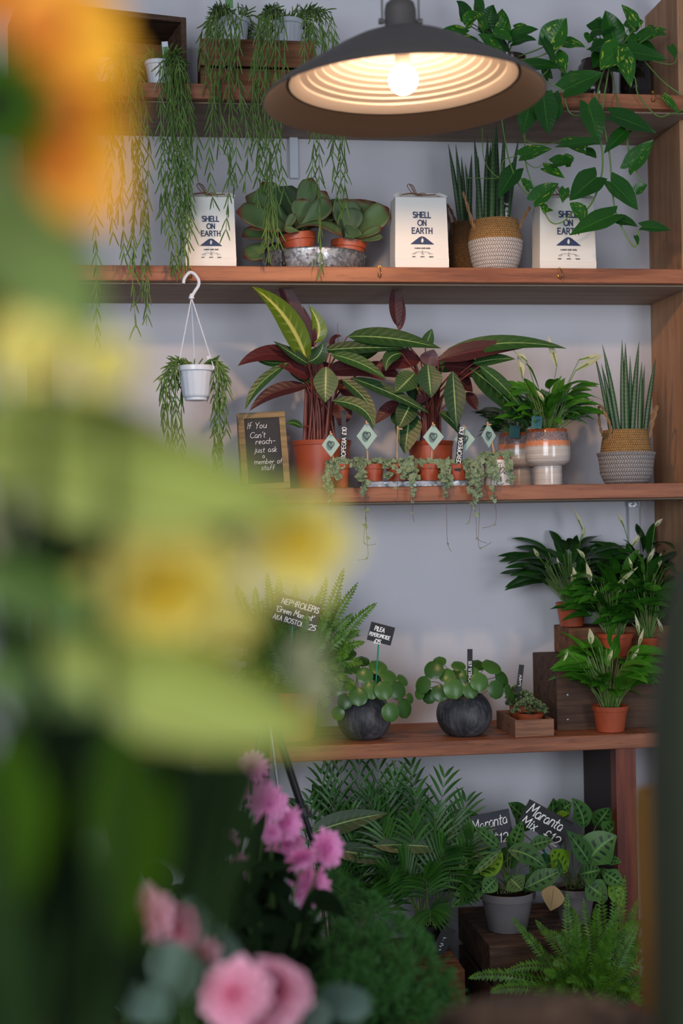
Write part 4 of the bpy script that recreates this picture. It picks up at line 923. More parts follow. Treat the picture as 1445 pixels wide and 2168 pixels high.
big_pot_plant('tall dark-leaved plant with upright maroon leaf in orange pot beside the chalkboard', 680, .17, 64, 930, [
 ((655, 745), (582, 568), 44, .14, .08, 'm', {'fold': .3}), ((650, 768), (532, 606), 60, .12, .02, 'y', {'bow': (25, -28)}), ((665, 725), (652, 645), 34, .15, .13, 'y', {'bow': (32, 12)}), ((657, 735), (640, 647), 20, .16, .12, 'm', {'bow': (22, 22)}),
 ((648, 765), (503, 775), 44, .14, .06, 'm', {'bow': (-10, -42)}), ((655, 772), (578, 722), 26, .1, .08, 'g', {'bow': (8, 6)}), ((612, 765), (533, 755), 24, .12, .10, 'g', {'bow': (0, 16)}),
 ((655, 800), (590, 775), 40, .12, .09, 'm', {'bow': (0, -14)}), ((610, 768), (519, 868), 24, .10, .05, 'g', {'bow': (-32, -6)}), ((652, 818), (528, 870), 34, .12, .08, 'm', {'bow': (-18, -28)}),
 ((690, 776), (688, 852), 54, .06, .04, 'g', {'shape': 'ovate'}), ((652, 766), (684, 722), 40, .08, .06, 'g', {'shape': 'ovate', 'bow': (14, 14)}), ((735, 712), (934, 738), 48, .10, .06, 'g', {'bow': (0, -16)}),
 ((680, 742), (862, 738), 34, .09, .07, 'g', {'bow': (0, -8)}), ((700, 750), (818, 804), 34, .07, .03, 'g', {'bow': (12, -14)}), ((690, 790), (815, 806), 44, .12, .09, 'm', {'bow': (0, -34)}),
 ((722, 802), (796, 886), 30, .08, .04, 'g', {'bow': (18, -8)}), ((703, 848), (790, 910), 36, .05, .02, 'g', {'bow': (42, -26)}), ((745, 800), (910, 876), 32, .08, .05, 'g', {'bow': (10, -6)}), ((712, 805), (765, 860), 30, .13, .1, 'm', {}),
 ((712, 855), (716, 902), 44, .14, .12, 'm', {'bow': (20, 0)}), ((640, 905), (604, 898), 18, .12, .10, 'g', {'bow': (0, -12)}), ((700, 735), (722, 712), 16, .16, .12, 'm', {'bow': (-5, -15)}), ((610, 760), (665, 815), 34, .14, .13, 'g', {'bow': (-8, 8)}), ((660, 800), (700, 770), 60, .15, .15, 'm', {}),
 ((730, 765), (800, 745), 30, .16, .16, 'g', {}), ((640, 800), (700, 820), 40, .18, .18, 'm', {}), ((770, 780), (850, 800), 40, .14, .12, 'm', {'bow': (0, -12)})],
 [((645+i*7, 932, .15+.03*(i % 3)), (650+i*4.5, 770, .14), .0065) for i in range(8)]+[((690, 930, .12), (705, 800, .1), .005), ((716, 740, .13), (714, 685, .13), .0012)])
big_pot_plant('second dark-leaved plant with maroon undersides in orange pot behind the zinc tray', 912, .18, 48, 932, [
 ((905, 770), (912, 842), 56, .05, .03, 'g', {'shape': 'ovate'}), ((958, 786), (966, 906), 48, .05, .02, 'g', {'shape': 'ovate'}), ((878, 790), (836, 832), 50, .08, .06, 'g', {}), ((872, 850), (842, 908), 46, .08, .05, 'g', {}),
 ((868, 868), (856, 962), 56, .10, .06, 'g', {}), ((890, 762), (788, 790), 50, .12, .10, 'm', {'bow': (0, -24)}), ((850, 748), (816, 786), 30, .08, .05, 'g', {'bow': (-18, -18)}), ((930, 755), (1198, 738), 42, .10, .02, 'g', {'bow': (0, -40)}),
 ((928, 762), (1110, 736), 46, .08, .05, 'm', {'bow': (0, -18)}), ((995, 780), (1118, 905), 62, .10, .04, 'g', {'bow': (12, -12)}), ((1015, 775), (1108, 870), 34, .07, .03, 'g', {'bow': (8, -8)}), ((900, 735), (914, 696), 26, .14, .12, 'g', {}),
 ((845, 850), (793, 898), 30, .12, .1, 'm', {'bow': (-8, -4)}), ((930, 872), (975, 925), 26, .10, .06, 'g', {'bow': (10, -12)}), ((905, 775), (918, 740), 44, .1, .09, 'm', {}), ((960, 790), (1000, 830), 40, .13, .12, 'm', {}),
 ((870, 800), (905, 860), 60, .15, .14, 'g', {}), ((940, 775), (1060, 800), 50, .12, .10, 'm', {'bow': (0, -12)}), ((930, 790), (880, 860), 40, .14, .12, 'm', {}), ((1000, 770), (1090, 760), 30, .09, .06, 'g', {'bow': (0, -8)}), ((840, 690), (838, 598), 30, .12, .10, 'm', {'fold': .5, 'bow': (-6, 0), 'shape': 'lance2'}), ((845, 700), (842, 615), 26, .13, .12, 'm', {'fold': -.3, 'bow': (6, 0), 'shape': 'lance2'}),
 ((990, 830), (1010, 870), 26, .14, .12, 'm', {}), ((920, 780), (1000, 760), 40, .14, .12, 'g', {}), ((830, 870), (870, 900), 50, .13, .12, 'g', {})],
 [((895+i*6, 934, .15+.02*(i % 3)), (905+i*5, 790, .14), .006) for i in range(6)]+[((905, 780, .13), (842, 700, .12), .003)])

# string of hearts pots
def cero(label, c, r, h, strands, clump=26, pot='terra', group='small terracotta pots of string of hearts'):
    t = thing('string_of_hearts', label, 'potted plant', c, group); nursery_pot(t, c, r, h, M[pot], rim=.24, taper=.76)
    ml = MB(); ms = MB(); tc = V(c)+V((0, 0, h))
    def hl(p, k, d=None):
        d = d or V((rnd.uniform(-1, 1), rnd.uniform(-.6, .1), rnd.uniform(-1, .3))).normalized()
        ml.leaf(p, p+d*k, k*1.0, 'stalkheart', arch=(0, -.001, 0), nrm=(rnd.uniform(-.5, .5), -1, rnd.uniform(.0, .9)), fold=.15, n=5, k=2)
    for i in range(clump):
        a = rnd.random()*2*PI; q = rnd.random()**.5*r*1.15; p = tc+V((q*math.cos(a), q*math.sin(a)*.9, rnd.uniform(-.004, .014)))
        hl(p, rnd.uniform(.011, .018)); ms.tube([tc+V((0, 0, -h*.1)), p], .0005, 4)
    for S in strands:
        (pxe, pye, Y), dens = S[:2]; E = at(pxe, pye, Y); dx = cl(E.x-tc.x, -r*1.1, r*1.1)
        over = tc+V((dx, -math.sqrt(max(0, (r*1.1)**2-dx*dx))*1.0, .004)); mid = V((E.x, min(Y, over.y-.004), tc.z-.03))
        pts = smooth_path([tc+V((dx*.4, 0, 0)), over, mid, V((E.x+rnd.uniform(-.006, .006), Y, (mid.z+E.z)/2)), E], 8); ms.tube(pts, .0005, 4)
        for i, p in enumerate(pts[6:]):
            f_ = i/len(pts[6:])
            if rnd.random() < dens*(1.15-f_*.7): 
                hl(p, rnd.uniform(.012, .018)*(1.1-.5*f_)); 
                if rnd.random() < .6: hl(p, rnd.uniform(.009, .015)*(1.1-.5*f_))
        if len(S) > 2:
            cur = smooth_path([pts[-1]]+[at(x, y, Y) for x, y in S[2]], 5); ms.tube(cur, .0005, 4); hl(cur[len(cur)//2], .006)
    ml.build('foliage', M['cero'], t); ms.build('stems', M['cero_stem'], t); return t
Yp = .045
c1 = spot(722, z3+.03, .03)-V((0, 0, .03)); k_ = s_at(c1)
cero('string of hearts in terracotta pot on the shelf left of the zinc tray', c1, 18.5*k_, at(722, 982, .01).z-z3, [((697, 1060, -.02), .8), ((690, 1030, -.015), .9), ((700, 1085, -.02), .3, [(700, 1130), (701, 1150)]), ((712, 1000, -.005), .8)], 34)
# zinc tray
ta = spot(758, z3+.01, Yp).x; tb_ = spot(1002, z3+.01, Yp).x; tw_ = tb_-ta; tz = z3+.010
tr_h = .015
t = thing('zinc_tray', 'long low zinc tray holding four small terracotta pots', 'tray', ((ta+tb_)/2, Yp, z3)); mb = MB(); hd = .032; rows = []
def stad(k, z):
    out = []
    for i in range(20):
        a = PI/2+PI*i/19; out.append(V((ta+hd+(hd+k)*math.cos(a), Yp+(hd+k)*math.sin(a), z)))
    for i in range(20):
        a = -PI/2+PI*i/19; out.append(V((tb_-hd+(hd+k)*math.cos(a), Yp+(hd+k)*math.sin(a), z)))
    return out
rows = [stad(-.01, z3+.001), stad(-.001, z3+.001), stad(0, z3+tr_h-.001), stad(.0012, z3+tr_h), stad(.0, z3+tr_h+.001), stad(-.0012, z3+tr_h-.001), stad(-.0022, z3+.003), stad(-.01, z3+.003)]
mb.grid(rows, closed=True); mb.add(stad(-.01, z3+.003), [tuple(range(40))]); mb.add(stad(-.01, z3+.001)[::-1], [tuple(range(40))]); mb.build('tray', M['zinc'], t)
pots = [(786, [((762, 1015, -.02), .7), ((770, 1050, -.03), .9), ((775, 1100, -.03), .35, [(770, 1150), (795, 1152)]), ((779, 1175, -.03), .12, [(775, 1183), (757, 1186)])]),
        (843, [((842, 1055, -.03), .25), ((870, 1010, -.01), .9), ((818, 1005, -.01), .4), ((873, 1062, -.03), .7, [(873, 1085), (876, 1105)]), ((855, 1000, -.01), .8)]),
        (908, [((942, 1050, -.02), .9), ((935, 1020, -.02), .9), ((945, 1100, -.03), .12, [(947, 1150), (955, 1168)]), ((880, 1010, -.01), .5)]),
        (965, [((993, 1015, -.01), .6), ((1010, 1040, -.03), .9), ((998, 1075, -.03), .5, [(992, 1105), (985, 1110)]), ((1008, 1110, -.03), .6, [(1010, 1140), (1030, 1150)]), ((952, 1025, -.02), .6)])]
words = ['leftmost', 'second from the left', 'third from the left', 'rightmost']
for (px, st_), wn in zip(pots, words):
    c1 = spot(px, z3+.05, Yp)-V((0, 0, .05)); c1.z = z3+.0032
    cero('string of hearts in terracotta pot, %s of four in the zinc tray' % wn, c1, 27*s_at(c1), at(px, 982, Yp-.02).z-c1.z, st_, 34)
# face pot
c1 = spot(1055, z3+.03, .045)-V((0, 0, .03)); rF = 31*s_at(c1); hF = at(1055, 973, .045-rF).z-z3
t = thing('face_pot', 'white cylindrical pot drawn with a black abstract face', 'pot', c1)
mb = MB(); mb.lathe(c1, [(0, .001), (rF*.96, 0), (rF, .002), (rF, hF-.002), (rF*.98, hF), (rF*.93, hF), (rF*.92, hF-.003), (rF*.9, .006), (0, .005)], 64); mb.build('body', M['ceramic'], t)
def cyl(x, y): # x metres around from the front-left, y up
    a = -PI/2-.16+x/rF; return V((c1.x+(rF+.0004)*math.cos(a), c1.y+(rF+.0004)*math.sin(a), c1.z+y))
u = 2*rF/62; mb = MB(); Fy = lambda y: (y)*u
strokes(mb, [[(x*u, y*u) for x, y in q] for q in (
 arc(-9, 37, 6, 6, 0, 360, 14), arc(-9, 37, 1.6, 1.6, 0, 360, 6), [(-5, 33), (-8, 26), (-6, 18), (-3, 13), (-5, 8), (-8, 4), (-5, 1.5), (4, 2), (8, 4)], [(-5, 42), (-2, 47), (4, 47)], [(1, 44), (0, 28), (-4, 22)], [(0, 24), (6, 28)]+arc(6, 34, 4, 4, -60, 200, 8),
 [(10, 46), (14, 42), (12, 38), (18, 40)], [(16, 47), (20, 43), (17, 41)], [(8, 26), (14, 30), (18, 27), (14, 24), (8, 26)], [(3, 18), (0, 16), (3, 14), (0, 12), (3, 10), (1, 8)], [(12, 8), (16, 12), (20, 9)], [(20, 5), (24, 6), (26, 3), (29, 4)], arc(16, 7, .8, .8, 0, 360, 6))], cyl, 1.3*u)
mb.build('drawn_face', M['ink_black'], t)
c2 = c1+V((0, 0, .0052))
cero('string of hearts in terracotta pot sitting inside the white face pot', c2, rF*.86, hF+.004, [((1078, 1025, -.01), .9), ((1030, 1010, -.01), .5), ((1038, 1040, -.02), .6), ((1040, 1070, -.02), .3), ((1050, 1085, -.02), .6, [(1046, 1110), (1020, 1118)]), ((1012, 1135, -.02), .3, [(1015, 1160), (1040, 1148)]), ((1005, 1060, -.03), .9), ((1015, 1050, -.03), .8)], 30)
# heart cards on sticks
def heart_card(px, py, w2, h2, Y, stick_to, label, mirror=1, edge=False, rotz=0.0):
    c_ = at(px, py, Y); s = s_at(c_); t = thing('heart_card', label, 'card on a stick', P2(stick_to, Y+.006), 'mint green diamond cards with hearts clipped to sticks')
    X = Matrix.Translation(c_) @ Matrix.Rotation(rotz, 4, 'Z'); W2, H2_ = w2*s/max(.35, math.cos(rotz)), h2*s
    mb = MB(); mb.xf = X
    for y in (0, .0012): mb.add([(-W2, y, 0), (0, y, -H2_), (W2, y, 0), (0, y, H2_)], [(0, 1, 2, 3)])
    mb.grid([[(-W2, y, 0), (0, y, -H2_), (W2, y, 0), (0, y, H2_)] for y in (0, .0012)], closed=True); mb.build('card', M['mint'], t, smooth=False)
    mp0 = lambda x, y: X @ V((x, -.0006, y)); mb = MB(); u = H2_/28
    el = arc(-3, -1, 7.5, 11.5, 0, 360, 20); mb.add([mp0(a*u, b*u) for a, b in el[:-1]], [tuple(range(20))]); mb.build('shaded_oval', M['mint_dark'], t)
    hm = [(0, -8.5), (-6, -2), (-8, 3), (-6, 7), (-2.5, 7.5), (0, 4.5), (2.5, 8), (7, 7), (8.5, 2.5), (6, -2.5), (0, -8.5)]; sm = [(a*.9, b*.9) for a, b in hm]
    mb = MB(); mp1 = lambda x, y: X @ V((x, -.0010, y)); strokes(mb, [[(a*u, b*u) for a, b in sm]], mp1, 1.7*u); mb.build('heart', M['ink_black'], t)
    top = X @ V((0, .004, H2_+.004)); base = P2(stick_to, Y+.012)
    mb = MB(); mb.tube([base, top], .0022, 8); mb.build('stick', M['cork_wood'], t)
    mb = MB(); q = X @ V((0, -.002, H2_-.004)); mb.box(q, (.006, .012, .0035), rot=rotz+.15); mb.build('peg', M['cork_wood'], t)
heart_card(700, 942, 19.5, 26, .0, (706, 985), 'mint heart card in the terracotta pot left of the zinc tray')
heart_card(776, 923, 22, 29, .02, (778, 980), 'mint heart card in the leftmost pot of the zinc tray')
heart_card(845, 932, 18, 27, .02, (840, 982), 'mint heart card seen edge-on in the second pot of the zinc tray', rotz=R_(80))
heart_card(917, 925, 22.5, 28, .02, (913, 982), 'mint heart card facing forward in the third pot of the zinc tray')
heart_card(983, 930, 22.5, 27, .045, (975, 985), 'mint heart card partly behind a black label in the rightmost pot of the zinc tray')
heart_card(1034, 922, 18, 26, .03, (1047, 965), 'mint heart card above the white face pot', rotz=R_(28))
stake(at(724, 987, .045)-V((0, 0, .02)), .112, .0165, 'black label reading CEROPEGIA £10 leaning left of the zinc tray', 'CEROPEGIA £10', tiltx=R_(3.5), size=.0105, lw=.0016, start=.2)
stake(at(968, 985, .015)-V((0, 0, .015)), .108, .0165, 'black label reading CEROPEGIA £10 in the rightmost pot of the zinc tray', 'CEROPEGIA £10', tiltx=R_(6.5), size=.0105, lw=.0016, start=.15)
a = at(728, 870, .05); t = thing('plant_label', 'clear dark plastic label standing up behind the CEROPEGIA label left of the zinc tray', 'plant label', at(728, 985, .06)); mb = MB(); mb.box((at(728, 985, .06)+a)/2, (.012, .002, (a-at(728, 985, .06)).length)); mb.build('strip', M['slate_grey'], t)

# peace lilies
def lily(label, c, r, h, spread, height, n, matname, potmat='terra', spathes=(), seed=1, pot=True, dirx=0.0, t=None, wd=.030, name='peace_lily', group=None, taper=.76, maxz=None, nl=.11):
    global rnd
    keep = rnd; rnd = random.Random(seed); c = V(c)
    if t is None: t = thing(name, label, 'potted plant', c, group)
    if pot: nursery_pot(t, c, r, h, M[potmat], rim=.2, taper=taper)
    ml = MB(); ms = MB(); tc = c+V((0, 0, h*.88))
    for i in range(n):
        a = rnd.random()*2*PI; q = rnd.random()**.6; el = rnd.uniform(.1, 1.0)
        e = V((math.cos(a), math.sin(a)*.75, 0)); o = tc+e*r*.5*rnd.random()
        stl = height*(.15+.60*el*rnd.uniform(.6, 1)); out = spread*(.18+.42*q)
        A = o+e*out*.5+V((dirx*out*.3, 0, stl)); L = nl*rnd.uniform(.7, 1.15)
        up = rnd.uniform(-.15, .9)*(1.1-q*.6); d = (e*(.35+q)+V((dirx*.4, 0, up))).normalized(); B = A+d*L+V((0, 0, -L*.12))
        if B.z > c.z+h*.9+height: B.z = c.z+h*.9+height
        if B.y > DEP-.012: B.y = DEP-.012
        if A.y > DEP-.02: A.y = DEP-.02
        if maxz and B.z > maxz: B.z = maxz
        ml.leaf(A, B, wd*rnd.uniform(.8, 1.25), 'lance', arch=V((0, 0, L*.16)), nrm=(rnd.uniform(-.5, .5), -.6, 1), fold=.22, n=8, k=2, wave=.03, tw=rnd.uniform(-.4, .4))
        ms.tube(smooth_path([o, o+(A-o)*.5+e*-.004, A], 4), .0013, 5)
    ml.build('foliage', M[matname], t); ms.build('stalks', M['vine'], t)
    if spathes:
        mt = MB()
        for (a, b, wdp, Y) in spathes:
            mb = MB(); pl(mb, a, b, wdp, Y, Y, shape='ovate', fold=.5, nrm=(rnd.uniform(-.6, .6), -1, .3), n=7, k=2, bow=(rnd.uniform(-3, 3), 0)); A = at(*a, Y)
            mt.tube(smooth_path([tc, (tc+A)/2+V((0, 0, .01)), A], 5), .0012, 5)
            mt.tube([A, A+(at(*b, Y)-A)*.45+V((0, -.002, 0))], .002, 6)
            mb.build('flower_spathe', M['spathe'], t)
        mt.build('flower_stalks', M['vine'], t)
    rnd = keep; return t
def stone_pot(t, c, r, h):
    c = V(c); prof = [(0, .002), (r*.62, 0), (r*.63, .003), (r*.62, h*.30), (r*.63, h*.34), (r*.82, h*.37), (r*.97, h*.43), (r*1.0, h*.52), (r*1.0, h*.70), (r*.95, h*.88), (r*.90, h*.985), (r*.88, h), (r*.85, h), (r*.86, h*.9), (0, h*.88)]
    mb = MB(); mb.lathe(c, prof, 64); mb.build('pot', M['glaze'], t); mb = MB(); mb.lathe(c, [(r*.84, h*.9), (0, h*.92)], 24); mb.build('soil', M['soil'], t)
c = spot(1159, z3+.05, .07)-V((0, 0, .05)); rG = 47.5*s_at(c); hG = at(1159, 907, .03).z-z3
t = thing('peace_lily', 'peace lily in footed drip-glazed stoneware pot, right of the face pot', 'potted plant', c); stone_pot(t, c, rG, hG)
lily('', c, rG*.8, hG, .19, .19, 105, 'lily_bright', pot=False, t=t, seed=5, wd=.028, nl=.085, spathes=[((1178, 775), (1160, 712), 14, .05), ((1218, 785), (1275, 752), 14, .03), ((1105, 800), (1095, 750), 16, .08), ((1150, 850), (1135, 826), 10, .0), ((1225, 762), (1272, 750), 10, .03), ((1115, 765), (1085, 742), 12, .06)])
cg = spot(1098, z3+.05, .22)-V((0, 0, .05))
t = thing('peace_lily', 'peace lily in drip-glazed stoneware pot standing behind the face pot in shade', 'potted plant', cg); stone_pot(t, cg, rG*.97, hG)
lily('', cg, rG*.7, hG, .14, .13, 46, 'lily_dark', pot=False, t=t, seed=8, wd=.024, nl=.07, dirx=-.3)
for px, Y, ty, lab in ((1152, .0, 905, 'teal care card in the front footed stoneware pot'), (1105, .15, 925, 'teal care card in the shaded footed stoneware pot behind')):
    a = at(px-28, ty-24, Y); b = at(px-5, ty+2, Y); tt = thing('care_card', lab, 'care card', ((a.x+b.x)/2, Y, b.z)); mb = MB(); mb.box(((a.x+b.x)/2, Y, (a.z+b.z)/2), (b.x-a.x, .0012, a.z-b.z), M=Matrix.Rotation(R_(6), 3, 'Y')); mb.build('card', M['teal'], tt)

# basket with snake plant at the right end
c = spot(1325, z3+.04, .10)-V((0, 0, .04)); s_ = s_at(c); r = 61*s_; h = at(1325, 908, .05).z-z3
tb = thing('snake_plant', 'snake plant in tall straw and grey folded basket at right end of third shelf', 'potted plant', c)
basket(tb, c, r, [(r*.86, h*.57), (r*.88, h*.60), (r*.84, h*.75), (r*.78, h*.9), (r*.76, h), (r*.73, h), (r*.73, h*.9)], [(0, .001), (r*.66, 0), (r*.76, .006), (r*.90, h*.20), (r*.94, h*.40), (r*.97, h*.50), (r*1.0, h*.55), (r*1.03, h*.575), (r*.98, h*.59), (r*.88, h*.575)], 'straw', 'weave_grey',
       [[(-r*.72, -.03, h*.82), (-r*.70, -.04, h*1.02), (-r*.88, -.045, h*1.25), (-r*1.02, -.04, h*1.42), (-r*1.03, -.02, h*1.38), (-r*.92, -.0, h*1.1), (-r*.80, .005, h*.9)], [(r*.72, -.03, h*.85), (r*.82, -.035, h*1.1), (r*1.0, -.03, h*1.36), (r*1.06, -.01, h*1.42), (r*.9, .01, h*1.15), (r*.76, .01, h*.9)]], h)
spikes(tb, c, z3+h, pxspikes(c, z3+h, [(1293, 1257, 748, 0, -.01, .0055), (1302, 1272, 770, -.01, 0, .0070), (1310, 1274, 728, .0, 0, .0075), (1318, 1316, 718, .01, 0, .0075), (1326, 1323, 725, -.01, 0, .0080), (1334, 1333, 752, .02, 0, .0065), (1337, 1352, 722, .0, 0, .0085), (1352, 1358, 765, .01, .01, .0065), (1355, 1364, 772, .02, .02, .005), (1364, 1388, 757, .0, .0, .0075), (1312, 1280, 772, .02, .03, .006)]))

# ---------------------------------------------------------------- fourth shelf
z4 = SZ[3]
def frond(mb, ms, A, B, w, arch, npair=26, ang=1.15, nrm=(0, -1, .8), pin=None, curl=.25, jit=.12):
    "fern frond: midrib with pairs of small leaflets"
    A = V(A); B = V(B); Cc = (A+B)/2+V(arch); L = (B-A).length; nv = V(nrm).normalized(); pts = []
    for i in range(npair+1):
        t = i/npair; P = A*(1-t)**2+Cc*(2*t*(1-t))+B*t*t; pts.append(P)
    ms.tube(pts[::2] if npair % 2 == 0 else pts, [.0011*(1-.8*i/(len(pts[::2])-1 if npair % 2 == 0 else npair)) for i in range(len(pts[::2]) if npair % 2 == 0 else npair+1)], 4)
    for i in range(2, npair+1):
        t = i/npair; T = ((Cc-A)*(1-t)+(B-Cc)*t).normalized(); sd = T.cross(nv)
        if sd.length < .05: sd = T.orthogonal()
        sd.normalize(); nn = sd.cross(T); k = w*.5*(min(1, t*5)**.5)*(1-t**2.2)**.7+.002; r = rnd.random()
        for sg in (-1, 1):
            j = rnd.uniform(-jit, jit); d = (sd*sg*math.sin(ang+j)+T*math.cos(ang+j)+nn*(-curl+j)).normalized(); p = pts[i]; q = p+d*k; wd = L/npair*.62
            m_ = p+d*k*.3
            mb.add([p, m_+T*wd-nn*.0006, q+T*wd*.3, m_-T*wd*.75+nn*.001], [(0, 1, 2, 3)] if sg < 0 else [(0, 3, 2, 1)], [(0, .5), (.3, 1), (1, .5), (.3, 0)], r)
def clampwall(B):
    B = V(B)
    if B.y > DEP-.015: B.y = DEP-.015
    return B
def fern(label, c, r, h, fronds, matname, potmat='terra', name='fern', w=.055, seed=3, rand=0, spread=.3, height=.2, group=None, minz=None):
    global rnd
    keep = rnd; rnd = random.Random(seed); c = V(c); t = thing(name, label, 'potted plant', c, group); nursery_pot(t, c, r, h, M[potmat], taper=.8)
    ml = MB(); ms = MB(); tc = c+V((0, 0, h*.9))
    for (b, Y, bow) in fronds:
        B = at(b[0], b[1], Y); s = s_at(B); frond(ml, ms, tc+V((rnd.uniform(-.5, .5)*r, rnd.uniform(-.5, .5)*r, 0)), B, w*rnd.uniform(.85, 1.1), V((bow[0]*s, rnd.uniform(-.02, .02), -bow[1]*s)), npair=34, nrm=(rnd.uniform(-.4, .4), -1, .7))
    for i in range(rand):
        a = rnd.random()*2*PI; q = rnd.uniform(.35, 1); B = clampwall(tc+V((math.cos(a)*spread*q, math.sin(a)*spread*q*.55, height*rnd.uniform(-.2, 1.0)*(1.15-q*.6))))
        if minz and B.z < minz: B.z = minz
        frond(ml, ms, tc+V((rnd.uniform(-.5, .5)*r, rnd.uniform(-.5, .5)*r, 0)), B, w*rnd.uniform(.8, 1.1), (0, 0, height*.35), npair=30, nrm=(rnd.uniform(-.4, .4), -1, .9))
    ml.build('fronds', M[matname], t); ms.build('stalks', M['vine'], t); rnd = keep; return t
# stand for the upper fern, far left
_, xa, xb = slat_crate('wooden_crate', 'dark slatted crate at the left end of the fourth shelf under a fern', 290, 470, .08, .22, z4, .20, 3, 'crate_dark')
cf = V(((xa+xb)/2+.0, .19, z4+.208))
fern('dark fern seen behind the yellow flowers at the left of the fourth shelf', cf, .055, .09, [((490, 1140), .1, (0, -30)), ((468, 1108), .14, (-10, -30)), ((480, 1180), .12, (0, -20)), ((440, 1100), .15, (-10, -20)), ((300, 1120), .12, (0, -30)), ((455, 1215), .08, (10, -30)), ((380, 1090), .2, (0, -10)), ((230, 1160), .1, (0, -40)), ((250, 1260), .06, (0, -60)), ((330, 1300), .04, (0, -60))], 'fern', seed=4, w=.05)
stake(cf+V((-.03, -.045, .085)), at(382, 1100, .145).z-(cf.z+.085), .036, "wide black label reading HOYA 'LINEARIS' £30 on the fourth shelf at left", [('HOYA', 0, .006), ("'LINEARIS'", -.004, -.004), ('£30', .012, -.015)], size=.0075, lw=.0011, start=.25)
# Boston fern
cf = spot(615, z4+.1, .13)-V((0, 0, .1))
fr_ = [((566, 1215), .14, (-15, -10)), ((540, 1245), .12, (-25, -20)), ((590, 1215), .16, (0, 0)), ((625, 1240), .16, (0, 0)), ((727, 1205), .14, (10, -10)), ((755, 1236), .12, (5, -20)), ((795, 1278), .10, (0, -45)), ((738, 1335), .06, (20, -30)), ((748, 1370), .05, (20, -50)), ((765, 1405), .05, (30, -60)),
       ((750, 1480), .03, (60, -70)), ((690, 1500), .0, (50, -80)), ((500, 1240), .12, (-20, -30)), ((520, 1290), .08, (-30, -30)), ((510, 1400), .02, (-40, -60)), ((560, 1450), .0, (-20, -60)), ((640, 1330), .02, (0, -20)), ((690, 1310), .04, (0, -20)), ((600, 1320), .02, (0, -10)), ((660, 1400), .0, (20, -70)), ((700, 1440), .02, (30, -70)),
       ((720, 1350), .08, (20, -40)), ((550, 1330), .02, (-20, -30)), ((580, 1260), .12, (-10, 0)), ((555, 1270), .10, (-20, -10)), ((680, 1250), .12, (5, -10)), ((700, 1280), .08, (5, -20)), ((715, 1420), .02, (30, -70)), ((735, 1440), .04, (40, -70)), ((660, 1260), .14, (0, 0)), ((570, 1235), .13, (-14, 0)), ((600, 1290), .06, (-5, 0)), ((640, 1360), .0, (10, -40)), ((745, 1300), .1, (10, -30)), ((760, 1335), .09, (20, -40)), ((720, 1260), .13, (5, -15)), ((690, 1225), .15, (5, -5)), ((770, 1360), .07, (20, -50)), ((735, 1390), .04, (30, -60)), ((650, 1300), .04, (5, -15)), ((700, 1330), .05, (10, -30)), ((720, 1460), .0, (50, -80)), ((540, 1280), .1, (-20, -20)), ((560, 1310), .06, (-15, -20)), ((585, 1240), .1, (-8, 0)), ((700, 1380), .02, (20, -50)), ((680, 1345), .03, (10, -40)), ((620, 1280), .05, (0, -20))]
fern('bushy bright green Boston fern with arching fronds on the fourth shelf', cf, .075, at(615, 1480, .1).z-z4+.02, fr_, 'fern_bright', seed=6, w=.066, rand=44, spread=.22, height=.27)
sign((590, 1255), (681, 1281), (580, 1314), .055, 'black board reading NEPHROLEPIS stuck in the Boston fern', [('NEPHROLEPIS', .12, .20, .12, .018, .08, {'xs': .85, 'gap': .25}), ("'Green Moment'", .03, .40, .125, .017, .15, {'xs': .85, 'gap': .16}), ('AKA BOSTON', .02, .58, .105, .017, .1, {'xs': .8, 'gap': .22}), ('£25', .76, .60, .12, .018, .1, {})], stick=(612, 1420))
# pilea
def ball_pot(t, c, r, h):
    mb = MB(); pr = [(0, .002), (r*.55, 0), (r*.62, .004)]
    for i in range(1, 13):
        a = -.95+i*(.95+.82)/12; pr.append((r*math.cos(a), h*.52+math.sin(a)*h*.64))
    pr += [(r*.66, h), (r*.64, h*.99), (r*.63, h*.9), (0, h*.88)]; mb.lathe(c, pr, 64); mb.build('pot', M['charcoal'], t); mb = MB(); mb.lathe(c, [(r*.62, h*.9), (0, h*.93)], 24); mb.build('soil', M['soil'], t)
def pilea(label, px, Y, rpx, pytop, leaves, seed):
    global rnd
    keep = rnd; rnd = random.Random(seed); c = spot(px, z4, Y); r = rpx*s_at(c); h = at(px, pytop, Y).z-z4; t = thing('pilea_plant', label, 'potted plant', c, 'round-leaved pilea plants in charcoal ball pots'); ball_pot(t, c, r, h)
    ml = MB(); ms = MB(); tc = c+V((0, 0, h*.95))
    for (x, y, d, Yl, nx, nz) in leaves:
        P = at(x, y, Yl); s = s_at(P); n = V((nx, -1, nz)).normalized(); dn = V((nx*.3+rnd.uniform(-.3, .3), 0, -1)); T = (dn-n*dn.dot(n)).normalized(); R2 = d*s*.5
        ml.leaf(P-T*R2, P+T*R2, d*s*.96, 'oval', arch=n*R2*.28, nrm=n, fold=0, cup=-.18, n=10, k=4)
        ms.tube(smooth_path([tc+V((rnd.uniform(-.4, .4)*r, rnd.uniform(-.4, .4)*r, -.01)), (tc+P)/2+V(((P.x-tc.x)*.1, 0, .02)), P-T*R2*.2-n*.001+n*R2*.1], 5), .0011, 5)
    ml.build('leaves', M['pilea'], t); ms.build('stalks', M['vine'], t); rnd = keep
